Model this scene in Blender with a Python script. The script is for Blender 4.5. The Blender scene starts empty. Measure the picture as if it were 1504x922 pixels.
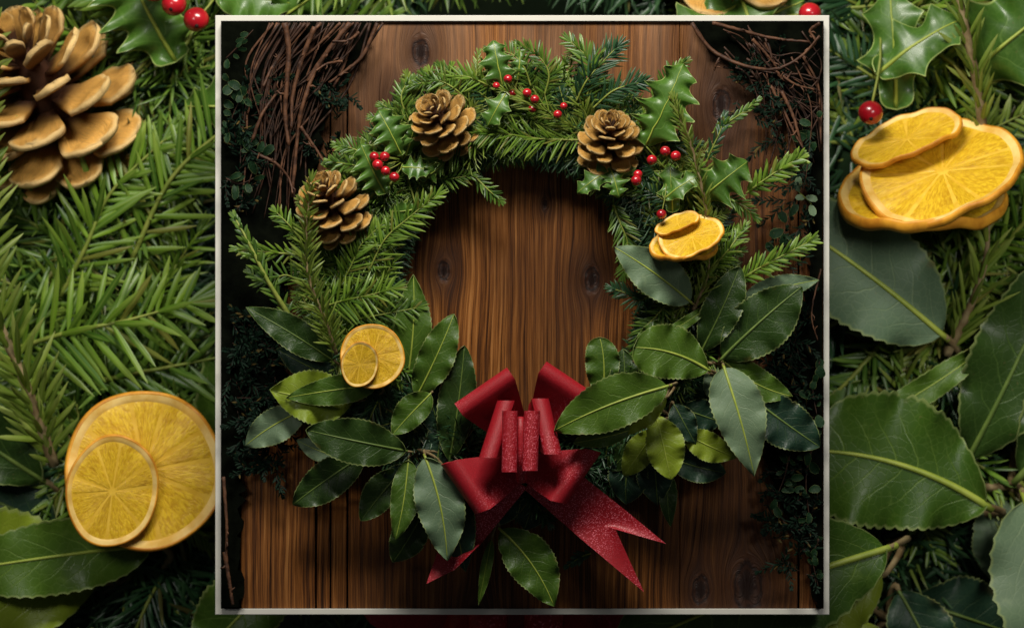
import bpy, math, random
from mathutils import Vector, Matrix

S = 0.0006            # metres per photograph pixel in the plane of the wooden door
D = 6000.0            # camera distance in the same units
CX, CY = 752.0, 461.0
rnd = random.Random(11)
scene = bpy.context.scene
COL = scene.collection

# ---------------------------------------------------------------- camera, world, lamps, exposure
cam_d = bpy.data.cameras.new('camera')
cam = bpy.data.objects.new('camera', cam_d)
COL.objects.link(cam)
cam.location = (0, -D * S, 0)
cam.rotation_euler = (math.radians(90), 0, 0)
cam_d.sensor_width = 36
cam_d.lens = 36 * D / 1504.0
cam_d.clip_start = 0.05
cam_d.clip_end = 100
scene.camera = cam
cam_d.dof.use_dof = True
cam_d.dof.focus_distance = (D - 60) * S
cam_d.dof.aperture_fstop = 4.2

world = bpy.data.worlds.new('World')
scene.world = world
world.use_nodes = True
world.node_tree.nodes['Background'].inputs[0].default_value = (0.95, 0.97, 1.0, 1)
world.node_tree.nodes['Background'].inputs[1].default_value = 0.035

def area_lamp(name, loc, aim, sx, sy, watt, col):
    l = bpy.data.lights.new(name, 'AREA')
    l.shape = 'RECTANGLE'; l.size = sx; l.size_y = sy; l.energy = watt; l.color = col
    o = bpy.data.objects.new(name, l); COL.objects.link(o)
    o.location = loc
    o.rotation_euler = (Vector(aim) - Vector(loc)).to_track_quat('-Z', 'Y').to_euler()
    return o
area_lamp('key_lamp', (-0.04, -0.64, 0.92), (0, 0, 0.04), 0.56, 0.24, 17.5, (1.0, 0.95, 0.86))
def spot_lamp(name, loc, aim, watt, cone, col):
    l = bpy.data.lights.new(name, 'SPOT'); l.energy = watt; l.spot_size = math.radians(cone); l.spot_blend = .8
    l.shadow_soft_size = .20; l.color = col
    o = bpy.data.objects.new(name, l); COL.objects.link(o); o.location = loc
    o.rotation_euler = (Vector(aim) - Vector(loc)).to_track_quat('-Z', 'Y').to_euler()
spot_lamp('side_fill', (-0.80, -1.05, 0.36), (-0.43, 0.2, -0.03), 30.0, 31, (1.0, 0.97, 0.90))  # this and the next: added fill spots for the strips beside the frame
spot_lamp('side_fill', (0.80, -1.05, 0.36), (0.43, 0.2, -0.03), 30.0, 31, (1.0, 0.97, 0.90))

scene.view_settings.view_transform = 'Standard'
scene.view_settings.look = 'None'
scene.view_settings.exposure = 0.0
scene.view_settings.gamma = 1.0
scene.view_settings.use_curve_mapping = False

# ---------------------------------------------------------------- coordinates and mesh helpers
def W(p):
    k = 1 - p[2] / D
    return Vector(((p[0] - CX) * k * S, -p[2] * S, (CY - p[1]) * k * S))

class MB:
    def __init__(self): self.v = []; self.f = []; self.uv = []; self.a = []
    def grid(self, fn, nu, nv, attr=0.0, close=False):
        b = len(self.v)
        for i in range(nu + 1):
            for j in range(nv + 1):
                u, v = i / nu, j / nv
                self.v.append(fn(u, v)); self.uv.append((u, v)); self.a.append(attr)
        for i in range(nu):
            for j in range(nv):
                q = b + i * (nv + 1) + j
                self.f.append((q, q + 1, q + nv + 2, q + nv + 1))
    def tube(self, pts, rad, n=6, attr=0.0):
        b = len(self.v); m = len(pts)
        P = [Vector(p) for p in pts]
        ref = Vector((0.31, 0.2, 0.93))
        for i, p in enumerate(P):
            t = (P[min(i + 1, m - 1)] - P[max(i - 1, 0)])
            t = t.normalized() if t.length > 1e-6 else Vector((1, 0, 0))
            s = t.cross(ref)
            if s.length < 1e-3: s = t.cross(Vector((1, 0, 0)))
            s.normalize(); w = t.cross(s)
            r = rad[i] if isinstance(rad, (list, tuple)) else rad
            for k in range(n):
                a = 2 * math.pi * k / n
                self.v.append(tuple(p + s * (r * math.cos(a)) + w * (r * math.sin(a))))
                self.uv.append((i / max(1, m - 1), k / n)); self.a.append(attr)
        for i in range(m - 1):
            for k in range(n):
                k2 = (k + 1) % n
                self.f.append((b + i * n + k, b + i * n + k2, b + (i + 1) * n + k2, b + (i + 1) * n + k))
        self.f.append(tuple(b + k for k in range(n))[::-1])
        self.f.append(tuple(b + (m - 1) * n + k for k in range(n)))
    def sphere(self, c, r, ns=14, nr=9, sy=1.0):
        b = len(self.v)
        for i in range(nr + 1):
            t = math.pi * i / nr
            for j in range(ns):
                a = 2 * math.pi * j / ns
                self.v.append((c[0] + r * math.sin(t) * math.cos(a), c[1] - r * sy * math.cos(t), c[2] + r * math.sin(t) * math.sin(a)))
                self.uv.append((i / nr, j / ns)); self.a.append(0.0)
        for i in range(nr):
            for j in range(ns):
                j2 = (j + 1) % ns
                self.f.append((b + i * ns + j, b + i * ns + j2, b + (i + 1) * ns + j2, b + (i + 1) * ns + j))
    def needle(self, p, dirv, nrm, L, w, curve, attr):
        # a flat, keeled needle: 3 verts across, 4 stations along
        p = Vector(p); t = Vector(dirv).normalized(); n = Vector(nrm)
        s = t.cross(n)
        if s.length < 1e-4: s = t.cross(Vector((0.3, 0.9, 0.1)))
        s.normalize(); n = s.cross(t)
        b = len(self.v)
        for i, (u, ww) in enumerate(((0, .45), (.35, 1.0), (.75, .85), (1, .12))):
            c = p + t * (L * u) + n * (curve * L * u * u)
            h = w * ww * .5
            for k, q in enumerate((-1, 0, 1)):
                self.v.append(tuple(c + s * (h * q) - n * (abs(q) * h * .45)))
                self.uv.append((u, k / 2)); self.a.append(attr)
        for i in range(3):
            for k in range(2):
                q = b + i * 3 + k
                self.f.append((q, q + 1, q + 4, q + 3))

ORG = {}
def _mesh(name, mb, pts, smooth=True):
    me = bpy.data.meshes.new(name)
    me.from_pydata([tuple(p) for p in pts], [], mb.f)
    uvl = me.uv_layers.new(name='UVMap')
    idx = [0] * len(me.loops); me.loops.foreach_get('vertex_index', idx)
    flat = []
    for i in idx: flat += mb.uv[i]
    uvl.data.foreach_set('uv', flat)
    at = me.attributes.new('rnd', 'FLOAT', 'POINT'); at.data.foreach_set('value', mb.a)
    if smooth: me.polygons.foreach_set('use_smooth', [True] * len(me.polygons))
    me.update()
    return me

def thing(name, label, cat, org, group=None, bg=None):
    o = bpy.data.objects.new(name, None); COL.objects.link(o)
    o.empty_display_size = .01
    o.location = W(org); ORG[o.name] = Vector(org)
    o['label'] = label; o['category'] = cat
    if group: o['group'] = group
    if bg: BG.append((o, bg))
    return o
BG = []

def root_org(parent):
    p = parent
    while p.parent: p = p.parent
    return W(ORG[p.name])

def mk(name, mb, mat, parent=None, smooth=True, solid=0.0, kind=None):
    o0 = root_org(parent) if parent else Vector((0, 0, 0))
    me = _mesh(name, mb, [W(p) - o0 for p in mb.v], smooth)
    me.materials.append(mat)
    o = bpy.data.objects.new(name, me); COL.objects.link(o)
    if parent: o.parent = parent
    if solid:
        m = o.modifiers.new('thickness', 'SOLIDIFY'); m.thickness = solid * S; m.offset = 0
        m = o.modifiers.new('crisp_rim', 'EDGE_SPLIT'); m.split_angle = math.radians(50); m.use_edge_sharp = False
    if kind: o['kind'] = kind
    return o

def catmull(P, n):
    P = [Vector(p) for p in P]
    if len(P) == 2: P = [P[0], (P[0] + P[1]) / 2, P[1]]
    Q = [2 * P[0] - P[1]] + P + [2 * P[-1] - P[-2]]
    out = []
    segs = len(P) - 1
    for i in range(n + 1):
        t = i / n * segs; s = min(int(t), segs - 1); t -= s
        a, b, c, d = Q[s:s + 4]
        out.append(0.5 * ((2 * b) + (c - a) * t + (2 * a - 5 * b + 4 * c - d) * t * t + (3 * b - a - 3 * c + d) * t ** 3))
    return out

# ---------------------------------------------------------------- material helpers
class NT:
    def __init__(self, name):
        self.m = bpy.data.materials.new(name); self.m.use_nodes = True
        self.t = self.m.node_tree; self.n = self.t.nodes
        self.bsdf = self.n['Principled BSDF']; self.out = self.n['Material Output']
    def node(self, typ, **kw):
        o = self.n.new(typ)
        for k, v in kw.items(): setattr(o, k, v)
        return o
    def link(self, a, b): self.t.links.new(a, b)
    def set(self, sock, v):
        if isinstance(v, bpy.types.NodeSocket): self.link(v, sock)
        elif isinstance(v, (tuple, list)):
            sock.default_value = tuple(v) + ((1,) if len(v) == 3 and sock.type == 'RGBA' else ())
        else: sock.default_value = v
    def M(self, op, a, b=None, c=None, clamp=False):
        o = self.node('ShaderNodeMath', operation=op, use_clamp=clamp)
        self.set(o.inputs[0], a)
        if b is not None: self.set(o.inputs[1], b)
        if c is not None: self.set(o.inputs[2], c)
        return o.outputs[0]
    def mix(self, f, a, b, blend='MIX'):
        o = self.node('ShaderNodeMix', data_type='RGBA', blend_type=blend)
        self.set(o.inputs[0], f); self.set(o.inputs[6], a); self.set(o.inputs[7], b)
        return o.outputs[2]
    def step(self, x, lo, hi, a=0.0, b=1.0):
        o = self.node('ShaderNodeMapRange', interpolation_type='SMOOTHSTEP')
        self.set(o.inputs[0], x); o.inputs[1].default_value = lo; o.inputs[2].default_value = hi
        o.inputs[3].default_value = a; o.inputs[4].default_value = b
        return o.outputs[0]
    def noise(self, vec, scale, detail=3, rough=.5, dist=0):
        o = self.node('ShaderNodeTexNoise')
        if vec is not None: self.link(vec, o.inputs['Vector'])
        o.inputs['Scale'].default_value = scale; o.inputs['Detail'].default_value = detail
        o.inputs['Roughness'].default_value = rough; o.inputs['Distortion'].default_value = dist
        return o.outputs[0]
    def obj(self): return self.node('ShaderNodeTexCoord').outputs['Object']
    def uv(self):
        s = self.node('ShaderNodeSeparateXYZ'); self.link(self.node('ShaderNodeTexCoord').outputs['UV'], s.inputs[0])
        return s.outputs[0], s.outputs[1]
    def xyz(self, x, y, z):
        c = self.node('ShaderNodeCombineXYZ')
        for i, q in enumerate((x, y, z)): self.set(c.inputs[i], q)
        return c.outputs[0]
    def bump(self, h, strength, dist):
        b = self.node('ShaderNodeBump'); b.inputs['Strength'].default_value = strength
        b.inputs['Distance'].default_value = dist; self.link(h, b.inputs['Height'])
        self.link(b.outputs[0], self.bsdf.inputs['Normal'])
    def base(self, col, rough=.5, spec=.5, coat=0.0, coat_r=.1):
        self.set(self.bsdf.inputs['Base Color'], col); self.set(self.bsdf.inputs['Roughness'], rough)
        self.set(self.bsdf.inputs['Specular IOR Level'], spec)
        self.set(self.bsdf.inputs['Coat Weight'], coat); self.set(self.bsdf.inputs['Coat Roughness'], coat_r)
    def translucent(self, col, fac):
        t = self.node('ShaderNodeBsdfTranslucent'); self.set(t.inputs[0], col)
        m = self.node('ShaderNodeMixShader'); m.inputs[0].default_value = fac
        self.link(self.bsdf.outputs[0], m.inputs[1]); self.link(t.outputs[0], m.inputs[2])
        self.link(m.outputs[0], self.out.inputs[0])

def leaf_mat(name, dark, light, vein, rough=.40, spec=.30, coat=0.0, transl=.12, vs=.45, edge=(.30, .36, .12), ef=.55, nveins=8.0, bump=.4):
    t = NT(name)
    u, v = t.uv()
    a = t.M('ABSOLUTE', t.M('MULTIPLY_ADD', v, 2.0, -1.0))
    sgn = t.M('SIGN', t.M('SUBTRACT', v, .5))
    ob = t.obj()
    wob = t.noise(ob, 60, 2)
    x = t.M('SUBTRACT', u, t.M('MULTIPLY', t.M('POWER', a, 1.3), .26))
    x = t.M('ADD', t.M('MULTIPLY', x, nveins), t.M('MULTIPLY', sgn, .22))
    x = t.M('ADD', x, t.M('MULTIPLY', wob, 1.1))
    ln = t.M('ABSOLUTE', t.M('SUBTRACT', t.M('FRACT', x), .5))
    line = t.step(ln, .0, .055, 1.0, 0.0)
    line = t.M('MULTIPLY', line, t.step(a, .15, .9, 1.0, 0.05))
    fine = t.node('ShaderNodeTexVoronoi', feature='DISTANCE_TO_EDGE'); t.link(ob, fine.inputs['Vector']); fine.inputs['Scale'].default_value = 330
    fl = t.step(fine.outputs[0], 0.0, .09, 1.0, 0.0)
    ri = t.node('ShaderNodeObjectInfo').outputs['Random']
    f = t.M('ADD', t.M('MULTIPLY', t.noise(ob, 38, 4, .6), .9), t.M('MULTIPLY', ri, .45))
    f = t.M('SUBTRACT', f, .22, clamp=True)
    col = t.mix(f, dark, light)
    blot = t.step(t.noise(ob, 95, 3, .65), .60, .72)
    col = t.mix(t.M('MULTIPLY', blot, .20), col, vein)
    spk = t.step(t.noise(ob, 520, 1), .74, .78)
    col = t.mix(t.M('MULTIPLY', spk, .30), col, (.16, .12, .05))
    col = t.mix(t.M('MULTIPLY', fl, .10), col, vein)
    col = t.mix(t.M('MULTIPLY', line, vs), col, vein)
    ed = t.step(a, .93, .985)
    col = t.mix(t.M('MULTIPLY', ed, ef), col, edge)
    dry = t.M('MULTIPLY', t.step(a, .70, 1.0), t.step(t.noise(ob, 55, 3, .6), .58, .70))
    col = t.mix(t.M('MULTIPLY', dry, .45), col, (.17, .11, .03))
    t.base(col, t.M('ADD', t.M('MULTIPLY', t.noise(ob, 140, 3), .22), rough - .1), spec, coat, .12)
    h = t.M('ADD', t.M('MULTIPLY', line, -.8), t.M('MULTIPLY', fl, -.22))
    h = t.M('ADD', h, t.M('MULTIPLY', t.noise(ob, 70, 2), 1.6))
    t.bump(h, bump, .0011)
    t.translucent(col, transl)
    return t.m

def needle_mat(name, c0, c1, c2, rough=.38, transl=.15, spec=.4):
    t = NT(name)
    r = t.node('ShaderNodeAttribute', attribute_name='rnd').outputs['Fac']
    u, v = t.uv()
    col = t.mix(r, c0, c1)
    col = t.mix(t.M('MULTIPLY', t.step(u, .35, 1.0), t.M('MULTIPLY', r, .75)), col, c2)
    dead = t.step(r, .955, .965); col = t.mix(t.M('MULTIPLY', dead, .7), col, (.16, .10, .025))
    str_ = t.noise(t.xyz(t.M('MULTIPLY', u, 1.5), t.M('MULTIPLY', v, 4.0), t.M('MULTIPLY', r, 91.0)), 2.2, 3, .6)
    col = t.mix(t.step(str_, .35, .70, .0, .45), col, c0)
    mid = t.step(t.M('ABSOLUTE', t.M('SUBTRACT', v, .5)), .0, .22, 1, 0)
    col = t.mix(t.M('MULTIPLY', mid, .22), col, c2)
    t.base(col, rough, spec)
    t.translucent(col, transl)
    return t.m

def plain_mat(name, c0, c1, scale, rough=.6, spec=.3, bump=.3, bd=.0006, coat=0.0, detail=4):
    t = NT(name); ob = t.obj()
    n = t.noise(ob, scale, detail, .6)
    rv = t.M('MULTIPLY_ADD', t.node('ShaderNodeObjectInfo').outputs['Random'], .24, -.12)
    t.base(t.mix(t.M('ADD', t.step(n, .3, .7), rv, clamp=True), c0, c1), rough, spec, coat)
    if bump: t.bump(n, bump, bd)
    return t.m

MAT = {}
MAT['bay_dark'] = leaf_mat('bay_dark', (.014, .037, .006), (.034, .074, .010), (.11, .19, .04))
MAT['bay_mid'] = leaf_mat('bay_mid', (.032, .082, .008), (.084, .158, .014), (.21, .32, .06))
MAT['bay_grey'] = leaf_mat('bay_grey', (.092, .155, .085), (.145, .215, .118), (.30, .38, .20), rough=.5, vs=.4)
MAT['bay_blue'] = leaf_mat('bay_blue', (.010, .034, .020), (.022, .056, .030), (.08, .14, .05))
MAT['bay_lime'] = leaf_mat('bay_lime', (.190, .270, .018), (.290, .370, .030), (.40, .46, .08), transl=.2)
MAT['rib'] = plain_mat('leaf_rib', (.23, .30, .035), (.34, .40, .06), 120, .45, .4, .1)
MAT['rib_dark'] = plain_mat('leaf_rib_dark', (.075, .125, .022), (.13, .19, .035), 120, .45, .4, .1)
MAT['holly'] = leaf_mat('holly', (.036, .100, .012), (.085, .190, .020), (.22, .36, .08), rough=.40, spec=.45, coat=.10, transl=.08, vs=.3, bump=.14, edge=(.42, .52, .16), ef=.7, nveins=5.0)
MAT['ivy'] = leaf_mat('ivy', (.004, .016, .006), (.012, .040, .014), (.035, .07, .025), rough=.5, spec=.12, vs=.4, nveins=4.0)
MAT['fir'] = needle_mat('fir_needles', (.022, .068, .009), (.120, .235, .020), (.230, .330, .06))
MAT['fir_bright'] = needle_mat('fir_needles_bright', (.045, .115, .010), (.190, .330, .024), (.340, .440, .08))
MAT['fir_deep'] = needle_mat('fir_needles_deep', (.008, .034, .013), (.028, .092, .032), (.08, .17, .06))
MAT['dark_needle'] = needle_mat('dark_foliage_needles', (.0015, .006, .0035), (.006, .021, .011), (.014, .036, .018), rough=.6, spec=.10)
MAT['rosemary'] = needle_mat('rosemary_needles', (.100, .170, .018), (.230, .320, .035), (.400, .450, .13), transl=.25)
MAT['stem_green'] = plain_mat('stem_green', (.14, .19, .025), (.24, .27, .05), 160, .5, .3, .2)
MAT['stem_brown'] = plain_mat('stem_brown', (.13, .085, .035), (.26, .20, .10), 170, .65, .2, .5)
MAT['twig'] = plain_mat('vine_bark', (.030, .012, .006), (.125, .054, .025), 130, .6, .3, .7, .0012)
MAT['twig_dark'] = plain_mat('vine_bark_dark', (.012, .005, .0025), (.048, .020, .010), 130, .6, .3, .7, .0012)
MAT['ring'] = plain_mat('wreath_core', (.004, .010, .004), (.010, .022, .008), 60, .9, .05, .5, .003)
MAT['shade'] = plain_mat('shade_sheet', (.0012, .0016, .0010), (.0035, .0045, .0025), 60, .95, .02, .6, .003)  # near-black: side shade put into the colour
MAT['berry'] = plain_mat('berry_skin', (.28, .004, .010), (.56, .013, .022), 60, .26, .55, .08, .0004, .4)
MAT['berry_eye'] = plain_mat('berry_eye', (.015, .006, .004), (.03, .012, .008), 200, .7, .2, .2)
MAT['frame'] = plain_mat('cream_frame_paint', (.66, .645, .575), (.70, .685, .61), 26, .55, .3, .06, .0003)
MAT['backboard'] = plain_mat('black_board', (.003, .003, .003), (.006, .005, .004), 30, .9, .05, .1)
MAT['backdrop'] = plain_mat('dark_backdrop', (.012, .022, .012), (.022, .034, .018), 10, .95, .02, .1)

def ribbon_mat(name, zlo, zhi, amt):
    t = NT(name); ob = t.obj()
    vo = t.node('ShaderNodeTexVoronoi'); t.link(ob, vo.inputs['Vector']); vo.inputs['Scale'].default_value = 1500
    sep = t.node('ShaderNodeSeparateColor'); t.link(vo.outputs['Color'], sep.inputs[0])
    zone = t.step(t.noise(ob, 16, 1), zlo, zhi)
    sp = t.M('MULTIPLY', t.step(sep.outputs[0], .78, .95), t.M('MULTIPLY_ADD', zone, amt, .05))
    weave = t.noise(ob, 1500, 1)
    col = t.mix(t.step(weave, .3, .7), (.27, .0045, .011), (.39, .008, .016))
    col = t.mix(t.M('MULTIPLY', sp, .85), col, (.92, .22, .28))
    t.base(col, t.M('MULTIPLY_ADD', sp, -.22, .46), .45)
    t.bump(t.M('ADD', t.M('MULTIPLY', sep.outputs[1], .7), weave), .35, .0005)
    return t.m
MAT['ribbon'] = ribbon_mat('red_satin_ribbon', .48, .62, .7)
MAT['ribbon_glitter'] = ribbon_mat('red_glitter_ribbon', .30, .52, .95)

def cone_mat():
    t = NT('pine_cone_scale'); u, v = t.uv(); ob = t.obj()
    a = t.M('ABSOLUTE', t.M('MULTIPLY_ADD', v, 2.0, -1.0))
    ri = t.node('ShaderNodeObjectInfo').outputs['Random']
    n = t.noise(ob, 120, 4, .65)
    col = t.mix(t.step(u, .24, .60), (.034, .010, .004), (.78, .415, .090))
    col = t.mix(t.M('MULTIPLY', t.step(n, .42, .75), .5), col, (.26, .105, .026))
    st = t.noise(t.xyz(t.M('MULTIPLY', u, 2.0), t.M('MULTIPLY', v, 16.0), ri), 3.0, 2)
    col = t.mix(t.M('MULTIPLY', t.step(st, .45, .8), .4), col, (.14, .055, .018))
    lip = t.M('MAXIMUM', t.step(u, .90, .985), t.M('MULTIPLY', t.step(a, .72, 1.0), t.step(u, .55, .75)))
    col = t.mix(t.M('MULTIPLY', lip, .85), col, (.86, .60, .25))
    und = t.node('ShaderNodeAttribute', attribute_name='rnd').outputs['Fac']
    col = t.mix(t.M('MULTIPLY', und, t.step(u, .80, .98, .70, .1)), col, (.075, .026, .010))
    spk = t.step(t.noise(ob, 420, 3, .7), .58, .66)
    col = t.mix(t.M('MULTIPLY', spk, .45), col, (.09, .035, .012))
    hs = t.node('ShaderNodeHueSaturation'); t.link(col, hs.inputs['Color'])
    t.link(t.M('MULTIPLY_ADD', ri, .40, .85), hs.inputs['Value'])
    t.base(hs.outputs[0], .5, .35)
    t.bump(t.M('ADD', n, t.M('MULTIPLY', st, 1.6)), .9, .0014)
    return t.m
MAT['cone'] = cone_mat()
MAT['cone_core'] = plain_mat('pine_cone_core', (.020, .008, .004), (.05, .02, .01), 120, .8, .1, .4)

def flesh_mat():
    t = NT('dried_orange_flesh'); u, v = t.uv(); ob = t.obj()
    st = t.noise(t.xyz(t.M('MULTIPLY', u, 3.0), t.M('MULTIPLY', v, 5.0), t.node('ShaderNodeObjectInfo').outputs['Random']), 3.2, 4, .6, .6)
    col = t.mix(t.step(st, .34, .66), (.62, .34, .010), (.88, .58, .026))
    n = t.noise(ob, 150, 4, .6)
    col = t.mix(t.M('MULTIPLY', t.step(n, .5, .75), .5), col, (.42, .18, .008))
    t.base(col, .38, .45, .15)
    t.bump(t.M('ADD', st, t.M('MULTIPLY', n, .6)), .6, .0013)
    t.translucent(col, .12)
    return t.m
MAT['flesh'] = flesh_mat()
MAT['pith'] = plain_mat('dried_orange_pith', (.66, .38, .06), (.90, .66, .24), 80, .55, .3, .5, .0007)
MAT['membrane'] = plain_mat('dried_orange_membrane', (.64, .37, .018), (.78, .50, .05), 150, .5, .35, .4, .0007)
MAT['rind'] = plain_mat('dried_orange_rind', (.42, .150, .010), (.82, .38, .030), 90, .45, .4, .6, .0006)

KNOTS = [(618, 76, 17), (652, 398, 12), (869, 411, 15), (1060, 152, 18), (1098, 862, 30), (1030, 868, 18), (585, 152, 16), (700, 905, 14), (410, 560, 12), (800, 300, 6)]
def wood_mat():
    t = NT('knotty_wood')
    sp = t.node('ShaderNodeSeparateXYZ'); t.link(t.node('ShaderNodeNewGeometry').outputs['Position'], sp.inputs[0])
    x = t.M('MULTIPLY', sp.outputs[0], 1 / S); z = t.M('MULTIPLY', sp.outputs[2], 1 / S)
    wv = t.noise(t.xyz(t.M('MULTIPLY', x, .006), 0.0, t.M('MULTIPLY', z, .0035)), 1.0, 3)
    xs = t.M('ADD', x, t.M('MULTIPLY', wv, 14.0))
    rmin = None; ang = None
    for (kx, ky, r) in KNOTS:
        dx = t.M('SUBTRACT', x, kx - CX); dz = t.M('MULTIPLY', t.M('SUBTRACT', z, CY - ky), .62)
        r2 = t.M('ADD', t.M('MULTIPLY', dx, dx), t.M('MULTIPLY', dz, dz))
        q = t.M('DIVIDE', r * r * 1.25, t.M('ADD', r2, r * r * .25))
        xs = t.M('SUBTRACT', xs, t.M('MULTIPLY', dx, q))
        rr = t.M('DIVIDE', t.M('SQRT', r2), float(r))
        rmin = rr if rmin is None else t.M('MINIMUM', rmin, rr)
    kn = t.noise(t.xyz(t.M('MULTIPLY', x, .045), 5.0, t.M('MULTIPLY', z, .03)), 1.0, 3, .6)
    rmin = t.M('ADD', rmin, t.M('MULTIPLY', t.M('SUBTRACT', kn, .5), .9))
    pl = t.node('ShaderNodeObjectInfo').outputs['Random']
    yo = t.M('MULTIPLY', pl, 37.0)
    g1 = t.noise(t.xyz(t.M('MULTIPLY', xs, .045), yo, t.M('MULTIPLY', z, .0014)), 1.0, 3, .6)
    g2 = t.noise(t.xyz(t.M('MULTIPLY', xs, .36), yo, t.M('MULTIPLY', z, .0040)), 1.0, 4, .62)
    g3 = t.noise(t.xyz(t.M('MULTIPLY', xs, 1.0), yo, t.M('MULTIPLY', z, .014)), 1.0, 3, .6)
    ring = t.M('MULTIPLY_ADD', t.M('SINE', t.M('MULTIPLY', xs, .55)), .5, .5)
    g = t.M('ADD', t.M('MULTIPLY', g1, .28), t.M('MULTIPLY', g2, .38))
    g = t.M('ADD', g, t.M('MULTIPLY', ring, .05)); g = t.M('ADD', g, t.M('MULTIPLY', g3, .34))
    cr = t.node('ShaderNodeValToRGB'); t.link(t.step(g, .36, .70), cr.inputs[0])
    e = cr.color_ramp.elements
    e[0].position = 0; e[0].color = (.016, .005, .0015, 1)
    e[1].position = 1; e[1].color = (.46, .200, .055, 1)
    q = e.new(.25); q.color = (.085, .026, .0040, 1)
    q = e.new(.60); q.color = (.245, .084, .0140, 1)
    crack = t.step(g2, .30, .36, 1.0, 0.0)
    col = t.mix(t.M('MULTIPLY', crack, .7), cr.outputs[0], (.012, .005, .002))
    top_light = t.M('MULTIPLY', t.step(t.noise(t.xyz(t.M('MULTIPLY', xs, .02), 9.0, t.M('MULTIPLY', z, .0018)), 1.0, 3), .25, .6), t.step(t.M('ADD', z, t.M('MULTIPLY', g2, 160.0)), 190.0, 450.0))
    col = t.mix(t.M('MULTIPLY', top_light, .65), col, t.mix(g3, (.16, .070, .03), (.50, .29, .165)))  # streaky paler top: light from above put into the wood colour
    dark_blotch = t.step(t.noise(t.xyz(t.M('MULTIPLY', x, .004), 3.0, t.M('MULTIPLY', z, .0022)), 1.0, 2), .38, .60)
    col = t.mix(t.M('MULTIPLY', dark_blotch, .58), col, (.045, .016, .005))  # broad darker blotches at random over the planks
    col = t.mix(t.step(rmin, .8, 4.2, .72, 0.0), col, (.030, .010, .004))
    kr = t.M('MULTIPLY_ADD', t.M('SINE', t.M('MULTIPLY', rmin, 17.0)), .5, .5)
    kc = t.mix(t.M('MULTIPLY', kr, t.step(rmin, .1, .9)), (.014, .005, .003), (.060, .021, .008))
    col = t.mix(t.step(rmin, .62, 1.05, 1.0, 0.0), col, kc)
    t.base(col, .55, .3)
    hgt = t.M('ADD', t.M('MULTIPLY', g2, .8), t.M('MULTIPLY', g3, .4))
    hgt = t.M('SUBTRACT', hgt, t.M('MULTIPLY', t.step(rmin, .3, 1.0, 1.0, 0.0), .7))
    t.bump(t.M('SUBTRACT', hgt, crack), .7, .0022)
    return t.m
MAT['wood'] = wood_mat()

# ---------------------------------------------------------------- the setting: backdrop, framed door panel
mb = MB(); mb.grid(lambda u, v: (-1600 + 4700 * u, -1500 + 3900 * v, -520), 4, 4)
o = mk('backdrop', mb, MAT['backdrop']); o['kind'] = 'structure'; o['label'] = 'dark backdrop behind the enlarged foliage'

def box(mb, x0, y0, x1, y1, d0, d1, bev=0.0):
    b = len(mb.v)
    P = [(x0, y0, d0), (x1, y0, d0), (x1, y1, d0), (x0, y1, d0),
         (x0, y0, d1 - bev), (x1, y0, d1 - bev), (x1, y1, d1 - bev), (x0, y1, d1 - bev),
         (x0 + bev, y0 + bev, d1), (x1 - bev, y0 + bev, d1), (x1 - bev, y1 - bev, d1), (x0 + bev, y1 - bev, d1)]
    mb.v += P; mb.uv += [(0, 0)] * 12; mb.a += [0.0] * 12
    mb.f += [(b, b + 1, b + 2, b + 3)]
    for i in range(4):
        j = (i + 1) % 4
        mb.f += [(b + i, b + 4 + i, b + 4 + j, b + j), (b + 4 + i, b + 8 + i, b + 8 + j, b + 4 + j)]
    mb.f += [(b + 11, b + 10, b + 9, b + 8)]

fr = thing('picture_frame', 'thin cream square frame around the wreath on its wooden door', 'frame', (767, 902, -6))
OX0, OY0, OX1, OY1 = 316.2, 23.0, 1218.0, 902.0
IX0, IY0, IX1, IY1 = 324.6, 31.6, 1209.6, 893.2
corners = [(OX0, OY0, IX0, IY0), (OX1, OY0, IX1, IY0), (OX1, OY1, IX1, IY1), (OX0, OY1, IX0, IY1)]
for i in range(4):
    a, b = corners[i], corners[(i + 1) % 4]
    m = MB()
    prof = [(0, -30), (0, -9.6), (.08, -9), (.92, -9), (1, -9.6), (1, -30)]
    for c in (a, b):
        for q, d in prof:
            m.v.append((c[0] + (c[2] - c[0]) * q, c[1] + (c[3] - c[1]) * q, d)); m.uv.append((0, 0)); m.a.append(0.0)
    n = len(prof)
    for k in range(n):
        m.f.append((k, (k + 1) % n, n + (k + 1) % n, n + k))
    m.f += [tuple(range(n))[::-1], tuple(range(n, 2 * n))]
    mk('rail', m, MAT['frame'], fr, smooth=False)
m = MB(); box(m, 318, 25, 1216, 900, -40, -30.5)
mk('backing_board', m, MAT['backboard'], fr, smooth=False)

door = thing('wooden_door', 'brown knotty wooden plank door behind the wreath inside the frame', 'door', (767, 893, -14))
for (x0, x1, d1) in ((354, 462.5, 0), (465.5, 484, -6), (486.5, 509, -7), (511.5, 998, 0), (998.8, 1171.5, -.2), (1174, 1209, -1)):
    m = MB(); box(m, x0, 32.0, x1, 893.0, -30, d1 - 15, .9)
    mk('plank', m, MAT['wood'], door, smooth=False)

# ---------------------------------------------------------------- builders for the greenery
def frame_of(base, tip, twist):
    A = Vector(tip) - Vector(base); L = A.length; a = A / L
    b = a.cross(Vector((0, 0, 1))); b.normalize(); n = b.cross(a); n.normalize()
    if n.z < 0: n = -n
    c, s = math.cos(twist), math.sin(twist)
    return L, a, b * c + n * s, n * c - b * s

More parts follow.
